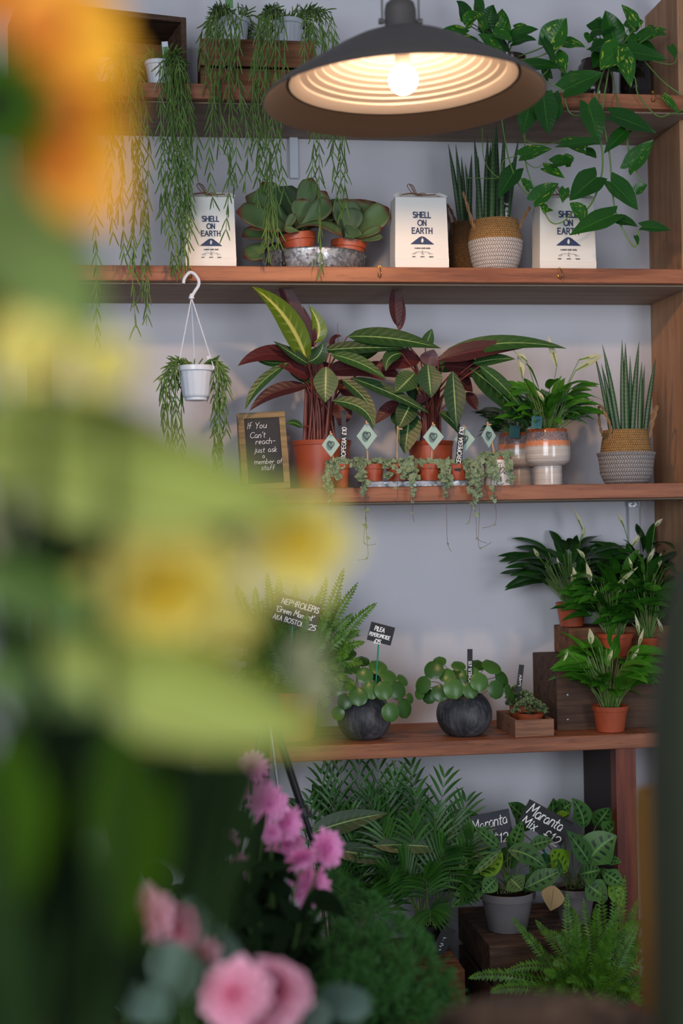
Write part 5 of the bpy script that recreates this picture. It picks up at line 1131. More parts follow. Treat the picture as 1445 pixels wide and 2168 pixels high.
pilea('pilea with round leaves in charcoal ball pot, left one beside the Boston fern', 771, .10, 58, 1474, [(772, 1430, 38, .05, 0, .5), (800, 1412, 42, .08, .2, 1.2), (745, 1415, 36, .1, -.3, 1.2), (822, 1432, 40, .06, .4, 1.0), (735, 1450, 34, .06, -.3, .6), (758, 1475, 42, .02, -.2, .4), (785, 1462, 40, .03, 0, .4), (812, 1462, 42, .02, .1, .3), (840, 1462, 42, .04, .3, .3), (826, 1508, 42, .0, .2, .1), (856, 1500, 44, .05, .7, .1), (730, 1485, 36, .04, -.4, .3),
       (852, 1440, 30, .10, .8, .9), (720, 1432, 30, .12, -.5, .8), (766, 1400, 34, .14, 0, 1.4), (715, 1510, 32, .06, -.6, .1), (740, 1385, 30, .15, -.3, 1.3), (868, 1478, 24, .1, 1, .3), (790, 1440, 36, .08, 0, .8), (710, 1460, 34, .1, -.5, .4), (700, 1405, 30, .14, -.5, 1.2)], 3)
pilea('pilea with round leaves in charcoal ball pot, right one with upright black label', 983, .09, 59, 1470, [(960, 1458, 46, .0, 0, .2), (995, 1462, 36, .0, .1, .3), (1014, 1444, 42, .0, .1, .3), (1050, 1460, 42, .0, .4, .1), (930, 1468, 38, .03, -.2, .3), (918, 1418, 44, .06, -.4, .6), (945, 1430, 36, .06, -.2, .8), (970, 1410, 32, .1, 0, 1.3), (1010, 1408, 34, .1, .1, 1.3), (1040, 1412, 46, .07, .4, 1.3), (1062, 1438, 40, .08, .7, .5), (895, 1450, 40, .06, -1.0, .4), (888, 1468, 28, .08, -1.2, .3), (908, 1475, 32, .08, -.6, .2), (985, 1432, 30, .05, 0, .5), (1000, 1425, 30, .05, 0, .5), (1075, 1462, 30, .07, 1.0, .2), (965, 1432, 34, .08, -.1, .7), (930, 1400, 30, .12, -.3, 1.3), (1085, 1475, 24, .1, 1.1, .2)], 5)
sign((786, 1316), (836, 1329), (780, 1355), .06, 'small black board reading PILEA PEPEROMIOIDE £15 on a green stick', [('PILEA', .2, .30, .165, .035, .05, {'xs': .8}), ('PEPEROMIOIDE', .04, .54, .14, .028, .1, {'xs': .68, 'gap': .22}), ('£15', .30, .80, .165, .035, .1, {'xs': .9})], stick=(795, 1455))
stake(at(994, 1470, .04)-V((0, 0, .02)), .138, .0135, 'black upright label in the right pilea pot', 'P. ROMELIS £15', size=.0075, lw=.0013, tiltx=R_(1), start=.28)
# little crate with sedum pots
_, xa, xb = slat_crate('wooden_crate', 'small brown wooden crate on the fourth shelf holding pots of grey-green sedum', 1090, 1172, .012, .20, z4, .045, 1, 'crate_red', open_top=True, group=None)
def sedum(label, c, r, h, n=170):
    t = thing('sedum_plant', label, 'potted plant', c, 'terracotta pots of frilly grey-green sedum'); nursery_pot(t, c, r, h, M['terra_dark'], rim=.22); ml = MB(); tc = V(c)+V((0, 0, h))
    for i in range(n):
        a = rnd.random()*2*PI; q = math.sqrt(rnd.random()); p = tc+V((math.cos(a)*q*r*1.25, math.sin(a)*q*r*1.25, .032*(1-q*q)+rnd.uniform(-.005, .005)))
        for j in range(4):
            d = V((math.cos(a)*q+rnd.uniform(-.8, .8), math.sin(a)*q+rnd.uniform(-.8, .8), rnd.uniform(.1, 1))).normalized(); ml.leaf(p, p+d*.009, .006, 'spat', nrm=(rnd.uniform(-1, 1), -.5, 1), n=3, k=1, arch=(0, 0, .001))
    ml.build('foliage', M['sedum'], t)
xm = (xa+xb)/2
sedum('sedum in terracotta pot at the front of the small brown crate', (xm, .058, z4+.0095), .036, .048)
sedum('sedum in terracotta pot, middle one in the small brown crate', (xm-.002, .128, z4+.0095), .032, .060)
sedum('sedum in terracotta pot at the back of the small brown crate', (xm-.004, .182, z4+.0095), .020, .066, 80)
stake(at(1094, 1490, .12), .105, .0135, 'black label leaning in the sedum pots of the small brown crate', 7, size=.0075, lw=.0013, tiltx=R_(8), start=.45)
# dark boxes stepped up on the right
def closed_box(label, px0, px1, Y0, dep, z0, h, mat, x1=None):
    a = spot(px0, z0+h/2, Y0).x; b = x1 or spot(px1, z0+h/2, Y0).x; t = thing('wooden_box', label, 'wooden box', ((a+b)/2, Y0+dep/2, z0), None); th = .012
    for nm, lo, hi in (('front_board', (a, Y0, z0), (b, Y0+th, z0+h)), ('back_board', (a, Y0+dep-th, z0), (b, Y0+dep, z0+h)), ('side_board', (a, Y0+th, z0), (a+th, Y0+dep-th, z0+h)), ('side_board', (b-th, Y0+th, z0), (b, Y0+dep-th, z0+h)), ('top_board', (a+th, Y0+th, z0+h-th), (b-th, Y0+dep-th, z0+h-.001))):
        simple_box(nm, lo, hi, M[mat], t)
    for q in ((.03, .5), (.03, .15)):
        mb = MB(); mb.lathe((a+q[0], Y0-.0005, z0+h*q[1]), [(0, -.001), (.003, 0), (0, .001)], 10, M=Matrix.Rotation(PI/2, 3, 'X')); mb.build('nail', M['zinc'], t)
    return t
Xlim = XR-.006
hb1 = at(1180, 1397, .10).z-z4
closed_box('dark brown wooden box on the fourth shelf behind the lowest peace lily', 1178, 1400, .10, .235, z4, hb1, 'crate_dark', Xlim)
zb = z4+hb1; hb2 = at(1200, 1330, .19).z-zb
closed_box('lighter wooden box standing on the dark box at the right', 1204, 1400, .19, .145, zb, hb2, 'crate_brown', Xlim)
zt2 = zb+hb2
def potpx(px, z, Y, rpx, pytop):
    c = spot(px, z+.03, Y)-V((0, 0, .03)); return c, rpx*s_at(c), at(px, pytop, Y).z-z
c, r, h = potpx(1209, zt2, .245, 32, 1275)
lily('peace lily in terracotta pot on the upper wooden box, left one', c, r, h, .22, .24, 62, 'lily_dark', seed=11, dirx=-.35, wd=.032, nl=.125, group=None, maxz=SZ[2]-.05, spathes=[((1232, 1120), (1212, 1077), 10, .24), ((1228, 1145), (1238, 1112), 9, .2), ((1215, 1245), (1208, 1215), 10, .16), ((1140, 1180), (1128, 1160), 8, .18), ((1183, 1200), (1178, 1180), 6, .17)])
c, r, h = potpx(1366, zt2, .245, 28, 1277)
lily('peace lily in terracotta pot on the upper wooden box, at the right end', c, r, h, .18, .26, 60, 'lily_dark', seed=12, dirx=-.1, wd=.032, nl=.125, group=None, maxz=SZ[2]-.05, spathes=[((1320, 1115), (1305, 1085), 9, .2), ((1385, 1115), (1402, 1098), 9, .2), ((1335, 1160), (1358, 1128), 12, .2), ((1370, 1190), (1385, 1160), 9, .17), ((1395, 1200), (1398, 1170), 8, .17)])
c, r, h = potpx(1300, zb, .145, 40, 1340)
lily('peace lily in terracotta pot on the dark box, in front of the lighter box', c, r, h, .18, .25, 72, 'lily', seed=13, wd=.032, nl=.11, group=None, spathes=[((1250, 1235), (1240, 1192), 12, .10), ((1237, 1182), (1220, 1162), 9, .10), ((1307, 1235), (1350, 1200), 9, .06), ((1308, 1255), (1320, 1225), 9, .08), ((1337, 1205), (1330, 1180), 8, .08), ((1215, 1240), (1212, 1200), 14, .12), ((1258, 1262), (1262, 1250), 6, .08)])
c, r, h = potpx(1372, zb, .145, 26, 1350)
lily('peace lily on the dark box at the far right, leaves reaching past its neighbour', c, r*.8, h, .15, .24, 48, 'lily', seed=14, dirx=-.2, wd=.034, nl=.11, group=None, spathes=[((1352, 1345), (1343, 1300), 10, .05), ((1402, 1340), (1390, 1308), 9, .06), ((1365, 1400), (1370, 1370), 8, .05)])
c, r, h = potpx(1291, z4, .055, 38, 1493)
lily('peace lily in terracotta pot at the front edge of the fourth shelf', c, r, h, .18, .23, 90, 'lily_bright', seed=15, wd=.030, nl=.10, group=None, spathes=[((1250, 1365), (1247, 1330), 14, .04), ((1350, 1370), (1362, 1330), 8, .03), ((1285, 1400), (1296, 1375), 8, .02), ((1200, 1375), (1192, 1400), 6, .03), ((1335, 1400), (1352, 1372), 8, .02), ((1358, 1405), (1372, 1375), 7, .03)])

# ---------------------------------------------------------------- under the fourth shelf
def leafy(label, name, c, r, h, potmat, group=None, cat='potted plant', taper=.76, rim=.16):
    t = thing(name, label, cat, c, group); nursery_pot(t, c, r, h, M[potmat], rim=rim, taper=taper); return t
# crate under the maranta pots
zk = at(1038, 2003, -.16).z; 
_, xa, xb = slat_crate('wooden_crate', 'weathered slatted crate on the floor carrying the two grey prayer plant pots', 1038, 1330, -.16, .36, 0, zk-.008, 3, 'crate_old', gap=.016)
zk2 = zk
# second crate at left
_, xa2, xb2 = slat_crate('wooden_crate', 'brown wooden crate on the floor under the palm', 840, 985, -.14, .30, 0, at(950, 2062, -.14).z, 2, 'crate_brown', gap=.012)
zpalm = at(950, 2062, -.14).z+.008
def maranta(label, px, Y, rpx, pytop, leaves, group='prayer plants in grey clay pots', matp='grey_clay', seed=1, zz=None):
    global rnd
    keep = rnd; rnd = random.Random(seed); z0 = zk if zz is None else zz
    c, r, h = potpx(px, z0, Y, rpx, pytop); t = leafy(label, 'prayer_plant', c, r, h, matp, group, taper=.68, rim=.2); ml = MB(); ms = MB(); tc = c+V((0, 0, h*.9))
    for q in leaves:
        a, b, wd, Ya, kind = q[:5]; kw = dict(q[5]) if len(q) > 5 else {}
        kw.setdefault('nrm', (rnd.uniform(-.3, .3), -1, .7)); pl(ml, a, b, wd, Ya, Ya-.03, shape=kw.pop('shape', 'ovate'), fold=.12, n=10, k=3, wave=.015, m={'g': 0, 'l': 1, 'd': 2}[kind], **kw); A = at(*a, Ya)
        ms.tube(smooth_path([tc+V((rnd.uniform(-.4, .4)*r, 0, 0)), (tc+A)/2+V((0, 0, .015)), A], 5), .0015, 5)
    ml.build('leaves', [M['maranta'], M['maranta_lime'], M['dry']], t); ms.build('stalks', M['vine_dark'], t); rnd = keep
maranta('prayer plant in grey clay pot at the front left of the floor crate', 1074, -.03, 59, 1884, [
 ((1015, 1850), (1063, 1805), 40, -.06, 'l', {'bow': (8, 10)}), ((1060, 1800), (1000, 1852), 20, -.085, 'g', {'shape': 'lance2'}), ((1058, 1795), (1002, 1750), 32, -.05, 'g', {'shape': 'lance'}), ((1075, 1800), (1158, 1840), 50, -.04, 'g', {'bow': (0, -20)}), ((1120, 1790), (1170, 1778), 34, -.02, 'g'), ((1080, 1860), (1105, 1885), 52, -.08, 'g'),
 ((1110, 1880), (1190, 1842), 46, -.07, 'g'), ((1050, 1860), (1020, 1890), 38, -.07, 'g'), ((1035, 1870), (960, 1895), 46, -.03, 'g'), ((1010, 1840), (965, 1870), 44, .0, 'g'), ((1000, 1800), (972, 1840), 20, -.02, 'g', {'shape': 'lance2'}), ((1085, 1795), (1105, 1738), 32, .02, 'g'), ((1060, 1820), (980, 1810), 50, .04, 'g'), ((1120, 1830), (1160, 1850), 50, -.03, 'g'), ((1085, 1850), (1090, 1880), 44, -.05, 'g'), ((1000, 1880), (955, 1920), 36, -.02, 'g'), ((1060, 1830), (1100, 1800), 50, .03, 'g'), ((1020, 1760), (985, 1715), 36, .06, 'g'), ((1030, 1880), (1000, 1840), 60, .03, 'g'), ((1100, 1870), (1140, 1870), 44, .0, 'g'),
 ((1085, 1800), (1070, 1770), 24, .03, 'g')], seed=3)
maranta('prayer plant in grey clay pot with a dry brown leaf, right of the front one', 1216, .01, 46, 1876, [
 ((1240, 1830), (1305, 1770), 78, -.04, 'g', {'bow': (-6, -14)}), ((1248, 1828), (1198, 1758), 50, -.07, 'g', {'bow': (10, 10)}), ((1235, 1752), (1210, 1690), 44, -.02, 'g', {'bow': (14, 0)}), ((1200, 1845), (1165, 1800), 60, -.05, 'l'), ((1230, 1850), (1270, 1842), 60, -.06, 'g'), ((1275, 1845), (1320, 1875), 46, -.04, 'g'), ((1240, 1870), (1285, 1905), 56, -.08, 'g'), ((1290, 1870), (1320, 1920), 36, -.04, 'l'),
 ((1172, 1875), (1165, 1928), 54, -.10, 'd'), ((1190, 1855), (1178, 1815), 14, -.09, 'g'), ((1170, 1760), (1170, 1690), 60, .08, 'g'), ((1180, 1720), (1210, 1700), 44, .1, 'g'), ((1120, 1740), (1075, 1700), 46, .1, 'g'), ((1100, 1760), (1130, 1700), 50, .1, 'g'), ((1260, 1750), (1290, 1710), 50, .08, 'g'), ((1280, 1820), (1315, 1825), 24, -.04, 'g'), ((1210, 1800), (1260, 1790), 60, .02, 'g'), ((1250, 1880), (1310, 1850), 60, .02, 'g'), ((1175, 1725), (1205, 1722), 16, .06, 'l'), ((1280, 1770), (1310, 1740), 50, .06, 'g'), ((1140, 1840), (1180, 1820), 50, .04, 'g')], seed=5)
sign((988, 1730), (1076, 1712), (1003, 1791), .02, 'grey-black board reading Maranta Mix £12, left of the two', [('Maranta', .06, .36, .25, .022, .25, {'xs': .85, 'gap': .1, 'ang': .05}), ('Mix', .28, .60, .2, .022, .2, {'gap': .14}), ('£12', .50, .72, .2, .022, .2, {})], mat='slate_grey', stick=(1040, 1860))
sign((1121, 1692), (1213, 1742), (1107, 1745), .02, 'black tilted board reading Maranta Mix £12, right of the two', [('Maranta', .06, .26, .23, .022, .25, {'xs': .85, 'gap': .1}), ('Mix', .05, .50, .2, .022, .2, {'gap': .14}), ('£12', .55, .56, .2, .022, .2, {})], stick=(1165, 1860))
# bright fern in the right foreground of the crate
cf = spot(1262, .1, -.26); cf.z = 0
fr2 = [((1085, 1945), -.25, (-20, -30)), ((1135, 1950), -.15, (-20, -20)), ((1200, 1890), -.2, (-20, 0)), ((1270, 1865), -.2, (0, 0)), ((1322, 1858), -.15, (10, 0)), ((1350, 1905), -.15, (20, -10)), ((1235, 1905), -.25, (-10, 0)), ((1300, 1880), -.25, (5, 0)), ((1152, 2058), -.35, (-30, -40)), ((995, 2070), -.30, (-60, -60)), ((1040, 2100), -.35, (-50, -50)), ((1250, 2120), -.42, (-10, -60)),
       ((1370, 1980), -.2, (20, -30)), ((1400, 2050), -.25, (30, -40)), ((1395, 2110), -.3, (40, -60)), ((1330, 2100), -.4, (10, -60)), ((1180, 2110), -.4, (-30, -60)), ((1120, 2130), -.38, (-40, -70)), ((1340, 2010), -.3, (10, -30)), ((1300, 1960), -.35, (0, -20)), ((1240, 1980), -.38, (-5, -20)), ((1210, 2020), -.38, (-10, -30)), ((1370, 1930), -.12, (20, -10)), ((1280, 2040), -.4, (0, -40)), ((1320, 2060), -.38, (10, -50)), ((1220, 1940), -.3, (-5, -5)), ((1260, 1920), -.3, (0, -5)), ((1310, 1920), -.3, (5, -5)), ((1180, 1980), -.28, (-20, -20)), ((1385, 2090), -.2, (30, -50)), ((1350, 1960), -.3, (10, -20)), ((1200, 2080), -.42, (-20, -50)), ((1290, 1990), -.4, (0, -20)), ((1250, 2070), -.42, (-5, -50)), ((1355, 2130), -.4, (20, -60))]
fern('bright green sword fern on the floor in front of the weathered crate', cf, .075, .16, fr2, 'fern_bright', 'black_plastic', seed=9, w=.056, rand=26, spread=.26, height=.26)

# palm
def palm_frond(ml, ms, A, B, arch, L=.11, npair=11, nrm=(0, -1, .6), wd=.009):
    A = V(A); B = V(B); Cc = (A+B)/2+V(arch); nv = V(nrm).normalized(); pts = bez(A, B, Cc, 24); ms.tube(pts, [.0019*(1-.7*i/24) for i in range(25)], 5)
    for i in range(npair):
        t = .38+.62*i/(npair-1); P = A*(1-t)**2+Cc*(2*t*(1-t))+B*t*t; T = ((Cc-A)*(1-t)+(B-Cc)*t).normalized(); sd = T.cross(nv)
        if sd.length < .05: sd = T.orthogonal()
        sd.normalize(); k = L*(.55+.45*math.sin(PI*(.15+.8*i/npair)))*(1 if i < npair-1 else .7)
        for sg in (-1, 1):
            an = 1.0-.65*i/npair; d = (sd*sg*math.sin(an)+T*math.cos(an)).normalized(); q = P+d*k+V((0, 0, -k*.22)); 
            if q.y > DEP-.01: q.y = DEP-.01
            ml.leaf(P, q, wd, 'lance', arch=V((0, 0, k*.14)), nrm=nv+d*-.3, fold=.35, n=5, k=1)
def palm(label, cpx, Y, rpx, z0, pytop, fronds, seed, potmat='black_plastic', n_rand=0):
    global rnd
    keep = rnd; rnd = random.Random(seed); c = spot(cpx, z0+.05, Y)-V((0, 0, .05)); r = rpx*s_at(c); h = at(cpx, pytop, Y).z-z0; t = leafy(label, 'parlour_palm', c, r, h, potmat, 'parlour palms below the fourth shelf'); ml = MB(); ms = MB(); tc = c+V((0, 0, h*.9))
    for (b, Yb, bow) in fronds:
        B = at(b[0], b[1], Yb); s = s_at(B); palm_frond(ml, ms, tc+V((rnd.uniform(-.6, .6)*r, rnd.uniform(-.5, .5)*r, 0)), B, (bow[0]*s, 0, -bow[1]*s), L=.105*rnd.uniform(.85, 1.1), nrm=(rnd.uniform(-.5, .5), -1, .7))
    for i in range(n_rand):
        a = rnd.random()*2*PI; B = clampwall(tc+V((math.cos(a)*.2*rnd.random(), math.sin(a)*.12, rnd.uniform(.08, .32)))); palm_frond(ml, ms, tc, B, (0, 0, .02), L=.09, nrm=(rnd.uniform(-.8, .8), -1, .7))
    ml.build('foliage', M['palm'], t); ms.build('stalks', M['vine'], t); rnd = keep
palm('large parlour palm with feathery fronds in dark pot below the fourth shelf', 905, .02, 42, zpalm, 1952, [((940, 1648), .12, (-10, 10)), ((985, 1700), .08, (10, -10)), ((870, 1625), .15, (0, 0)), ((830, 1650), .15, (-15, 0)), ((960, 1735), .0, (20, -20)), ((1000, 1770), .0, (20, -40)), ((780, 1690), .08, (-20, -10)), ((920, 1720), -.02, (0, -10)), ((870, 1740), -.04, (0, -20)), ((990, 1820), -.04, (20, -60)), ((810, 1760), -.02, (-30, -20)), ((940, 1800), -.06, (10, -50)), ((850, 1830), -.08, (-10, -50)), ((980, 1870), -.06, (20, -60)), ((900, 1850), -.08, (0, -40)), ((880, 1690), .08, (0, 0)), ((830, 1800), .0, (-20, -30)), ((905, 1760), .05, (0, 0)), ((960, 1840), -.02, (10, -50)), ((820, 1860), -.04, (-20, -40)), ((910, 1940), -.1, (10, -40))], 7)
palm('second parlour palm further left, darker and closer to the wall', 762, .08, 44, 0, 2010, [((720, 1615), .15, (-5, 0)), ((760, 1620), .18, (0, 0)), ((800, 1610), .18, (10, 0)), ((680, 1640), .12, (-20, -10)), ((700, 1690), .08, (-20, -20)), ((655, 1700), .06, (-30, -20)), ((780, 1680), .1, (0, 0)), ((840, 1640), .15, (10, 0)), ((740, 1720), .05, (-10, -10)), ((680, 1770), .04, (-30, -30)), ((800, 1750), .04, (10, -10)), ((745, 1780), .02, (-10, -30)), ((820, 1700), .1, (10, 0)), ((770, 1820), .0, (0, -30)), ((710, 1830), .0, (-20, -40)), ((830, 1850), .02, (20, -40)), ((700, 1610), .2, (-5, 0)), ((860, 1660), .2, (10, 0)), ((790, 1880), -.02, (10, -40)), ((740, 1870), -.02, (-10, -40))], 8, 'terra_dark')
stake(at(925, 2000, -.06)-V((0, 0, .02)), .07, .035, 'dark label with white writing in the parlour palm pot', 6, size=.010, lw=.0014, tiltx=R_(30), start=.1)
# ginger-like big striped leaves behind
c = spot(700, .1, .2); c.z = 0; t = leafy('plant with broad yellow-veined leaves among the palms below the fourth shelf', 'calathea_plant', c, .07, .15, 'terra_dark'); mb = MB(); ms = MB()
for (a, b, wd, Y) in [((655, 1765), (820, 1722), 50, .02), ((700, 1775), (830, 1775), 26, .04), ((790, 1790), (965, 1800), 40, -.02), ((700, 1800), (850, 1830), 44, .0), ((640, 1740), (600, 1690), 40, .1), ((720, 1760), (760, 1700), 44, .12), ((690, 1720), (660, 1660), 40, .15), ((760, 1740), (860, 1710), 40, .14), ((690, 1850), (780, 1880), 50, .05), ((670, 1850), (610, 1880), 50, .05)]:
    pl(mb, a, b, wd, Y, Y-.02, bow=(0, -10), n=10, k=3); ms.tube(smooth_path([c+V((0, 0, .14)), (c+V((0, 0, .14))+at(*a, Y))/2+V((0, 0, .03)), at(*a, Y)], 6), .002, 6)
mb.build('leaves', M['strom'], t); ms.build('stalks', M['maroon_stem'], t)

# tripod stand
t = thing('tripod_stand', 'black telescopic tripod with a chrome rod, left of the parlour palms', 'tripod', V((at(575, 1560, -.5).x, -.4, .0)))
A = at(592, 1565, -.50); B = at(641, 1718, -.50); mb = MB(); mb.tube([A+(A-B)*.5, B], .0085, 12); mb.build('upper_leg', M['black_iron'], t)
mb = MB(); mb.tube([B+(A-B)*.06, B-(A-B)*.06], .0125, 16); mb.box(B+V((.013, -.004, -.004)), (.012, .010, .016)); mb.build('leg_clamp', M['black_plastic'], t)
Dn = B+(B-A)*4.6; mb = MB(); k = (B.z-.0)/max(.01, (A-B).z); mb.tube([B, B+(B-A)*k], .0065, 12); mb.build('lower_leg', M['black_iron'], t)
A2 = at(574, 1560, -.50); B2 = at(628, 1965, -.52); k2 = (A2.z)/(A2.z-B2.z); mb = MB(); mb.tube([A2+(A2-B2)*.17, A2+(B2-A2)*k2], .0032, 10); mb.build('centre_rod', M['chrome'], t)
A3 = A+(A-B)*.5; mb = MB(); mb.tube([A3, V((A3.x-.22, -.6, 0))], .0085, 12); mb.build('leg', M['black_iron'], t); mb = MB(); mb.tube([A3, V((A3.x-.02, -.2, 0))], .0085, 12); mb.build('leg', M['black_iron'], t)
mb = MB(); mb.box(A3, (.05, .05, .04)); mb.build('hub', M['black_plastic'], t)

# ---------------------------------------------------------------- asparagus fern, pink chrysanthemums (mid distance)
def zl(mb, a, b, wpx, za, zb=None, bow=(0, 0), tocam=0.0, **kw):
    A = atz(a[0], a[1], za); B = atz(b[0], b[1], zb or za); s = za/FPX
    mb.leaf(A, B, wpx*s, arch=rgt*bow[0]*s-upv*bow[1]*s-fwd*tocam, **kw)
# low crate and pot
pc = atz(735, 2200, 2.55); pc.z = .22; pr = .085; ph_ = .14
_, xa, xb = slat_crate('wooden_crate', 'brown slatted crate on the floor in front, under the feathery asparagus fern', 0, 0, pc.y-.13, .26, 0, .212, 3, 'crate_brown', x0=pc.x-.19, x1=pc.x+.19)
t = thing('asparagus_fern', 'feathery asparagus fern in terracotta pot arching over the front of the floor plants', 'potted plant', pc); nursery_pot(t, pc, pr, ph_, M['terra'])
ml = MB(); ms = MB(); keep = rnd; rnd = random.Random(21); tc = pc+V((0, 0, ph_))
def plume(A, B, archpx, w=.05, n=34):
    Cc = (A+B)/2+V(archpx); pts = bez(A, B, Cc, n); ms.tube(pts, [.0014*(1-.7*i/n) for i in range(n+1)], 5)
    for i in range(4, n+1):
        t_ = i/n; T = (pts[i]-pts[i-1]).normalized(); k = w*(math.sin(PI*min(1, t_*1.02))**.5*.9+.15)
        for sg in range(3):
            a = rnd.random()*2*PI; e = T.orthogonal().normalized(); f_ = T.cross(e); d = ((e*math.cos(a)+f_*math.sin(a))*.9+T*.6).normalized(); q = pts[i]+d*k; q.z -= k*.15
            ms.add([pts[i]-T*.0006, pts[i]+T*.0006, q], [(0, 1, 2)])
            for j in range(9):
                p = pts[i]+(q-pts[i])*(j+1)/9
                for s2 in range(3):
                    dd = (d*.6+rv(1.0)).normalized()*rnd.uniform(.007, .013); sd = dd.cross(V((rnd.random(), -1, rnd.random()))).normalized()*.0007
                    ml.add([p-sd, p+sd, p+dd+sd*.4, p+dd-sd*.4], [(0, 1, 2, 3)])
for (x, y, z, bx, by) in [(705, 1845, 2.6, -10, -20), (735, 1870, 2.65, 0, -40), (790, 1900, 2.6, 10, -60), (850, 1945, 2.6, 20, -80), (905, 1995, 2.55, 20, -80), (945, 2075, 2.5, 30, -120), (962, 2150, 2.5, 50, -160), (900, 2140, 2.4, 30, -120), (830, 2100, 2.35, 10, -80), (760, 2040, 2.35, 0, -60), (680, 2020, 2.35, -20, -60),
                     (620, 1960, 2.5, -30, -40), (560, 1980, 2.5, -50, -60), (660, 1925, 2.6, -20, -30), (600, 2060, 2.4, -60, -80), (860, 2030, 2.45, 10, -80), (800, 1980, 2.5, 0, -60), (720, 1960, 2.5, 0, -40), (540, 2090, 2.45, -80, -80), (930, 2168, 2.45, 60, -150), (780, 2120, 2.3, 0, -90), (690, 2100, 2.3, -10, -80), (500, 2000, 2.5, -60, -50)]:
    B = atz(x, y, z); s = z/FPX; plume(tc+V((rnd.uniform(-.04, .04), rnd.uniform(-.04, .04), 0)), B, rgt*bx*s-upv*by*s+V((0, 0, .02)))
ml.build('fronds', M['asp'], t, smooth=False); ms.build('stems', M['vine'], t); rnd = keep
def bloom(mb, c, R, nrm, layers=4, n=16, shape='petal', wf=.42, cup=.5, m=0, jit=.15):
    c = V(c); nrm = V(nrm).normalized(); e = nrm.orthogonal().normalized(); f_ = nrm.cross(e)
    for l in range(layers):
        fr_ = 1-l/layers*.78; el = .05+(l/max(1, layers-1))*1.15
        for i in range(max(5, int(n*fr_+2))):
            a = 2*PI*(i+.5*l)/max(5, int(n*fr_+2))+rnd.uniform(-jit, jit); d = (e*math.cos(a)+f_*math.sin(a)); r = R*fr_*rnd.uniform(.85, 1.1)
            B = c+d*r*math.cos(el)+nrm*r*math.sin(el)*.75; A = c+d*R*.06+nrm*R*.05*l
            mb.leaf(A, B, R*wf*(.6+.4*fr_), shape, arch=nrm*(-R*.10)+d*R*.06, nrm=nrm-d*.5, fold=cup*.3, n=5, k=1, m=m, cup=cup*.3)
def flower(name, label, c, R, nrm, mat, base, cat='flower', group=None, layers=4, n=16, wf=.42, stem_r=.0022, centre=None, leafm=None, nl=2, shape='petal', cup=.5, ruffle=0.0):
    t = thing(name, label, cat, base, group); mb = MB(); bloom(mb, c, R, nrm, layers, n, shape, wf, cup); mb.build('petals', M[mat], t)
    c = V(c); nn = V(nrm).normalized(); base = V(base); mid = c-nn*R*1.2+(base-c)*.25; pts = smooth_path([c-nn*R*.12, mid, (c+base)/2*.9+mid*.1, base], 8); ms = MB(); ms.tube(pts, stem_r, 8)
    ms.lathe(c-nn*R*.2, [(0, -R*.1), (R*.28, 0), (R*.3, R*.2), (0, R*.22)], 12, M=nn.to_track_quat('Z', 'Y').to_matrix()); ms.build('stem', M['stem_green'], t)
    if centre: mb = MB(); mb.lathe(c+nn*R*.15, [(R*.3, 0), (R*.25, R*.12), (R*.1, R*.2), (0, R*.22)], 16, M=nn.to_track_quat('Z', 'Y').to_matrix()); mb.build('centre', M[centre], t)
    if leafm:
        ml = MB()
        for i in range(nl):
            p = pts[4+int((len(pts)-8)*i/max(1, nl))]; a = rnd.random()*2*PI; d = (rgt*math.cos(a)+upv*math.sin(a)*.6-fwd*.3).normalized(); ml.leaf(p, p+d*R*2.2, R*1.0, 'ovate', arch=upv*R*.3, nrm=-fwd+upv*.4, n=8, k=2, wave=.04)
        ml.build('leaves', M[leafm], t)
    return t
def bucket(name, label, c, r, h, mat, cat):
    t = thing(name, label, cat, c); mb = MB(); mb.lathe(c, [(0, .002), (r*.76, 0), (r*.78, .004), (r*.96, h*.93), (r, h*.95), (r*1.03, h*.98), (r, h), (r*.97, h*.98), (r*.93, h*.9), (r*.75, .01), (0, .01)], 48); mb.build('body', M[mat], t); return t
b1 = atz(520, 2350, 2.45); b1.z = 0; bucket('flower_bucket', 'grey zinc bucket on the floor holding pink chrysanthemums', b1, .12, .30, 'zinc', 'bucket')
bt = b1+V((0, 0, .05))
mums = [(534, 1626, 36, (-.1, -1, .6), 'palest pink chrysanthemum at the very top of the pink spray'), (542, 1668, 38, (.1, -1, .3), 'pink chrysanthemum second from the top of the spray, just under the palest one'), (569, 1702, 44, (.1, -1, .1), 'pink chrysanthemum facing forward in the upper middle of the spray'), (606, 1742, 40, (.5, -1, .2), 'pink chrysanthemum beside the tripod leg clamp in the spray'), (607, 1786, 42, (0, -1, -.1), 'pink chrysanthemum facing forward in the lower middle of the spray'),
        (638, 1818, 36, (.2, -1, -.6), 'pink chrysanthemum tilted downward above the lowest bloom'), (693, 1796, 42, (.6, -1, .3), 'pink chrysanthemum reaching furthest right of the spray'), (657, 1876, 46, (.1, -1, .0), 'lowest pink chrysanthemum of the spray, with loose petals'), (484, 1782, 28, (.3, -1, .2), 'magenta chrysanthemum on the shorter left spray, upper one'), (507, 1838, 32, (.4, -1, -.1), 'magenta chrysanthemum on the shorter left spray, lower one'), (418, 1898, 22, (0, -1, .3), 'small magenta chrysanthemum just above the pink carnations'),
        (574, 1762, 24, (-.3, -1, .3), 'small dusty pink chrysanthemum bud left of the large blooms'), (578, 1812, 20, (-.3, -1, 0), 'small yellowish pink chrysanthemum bud under the large blooms')]
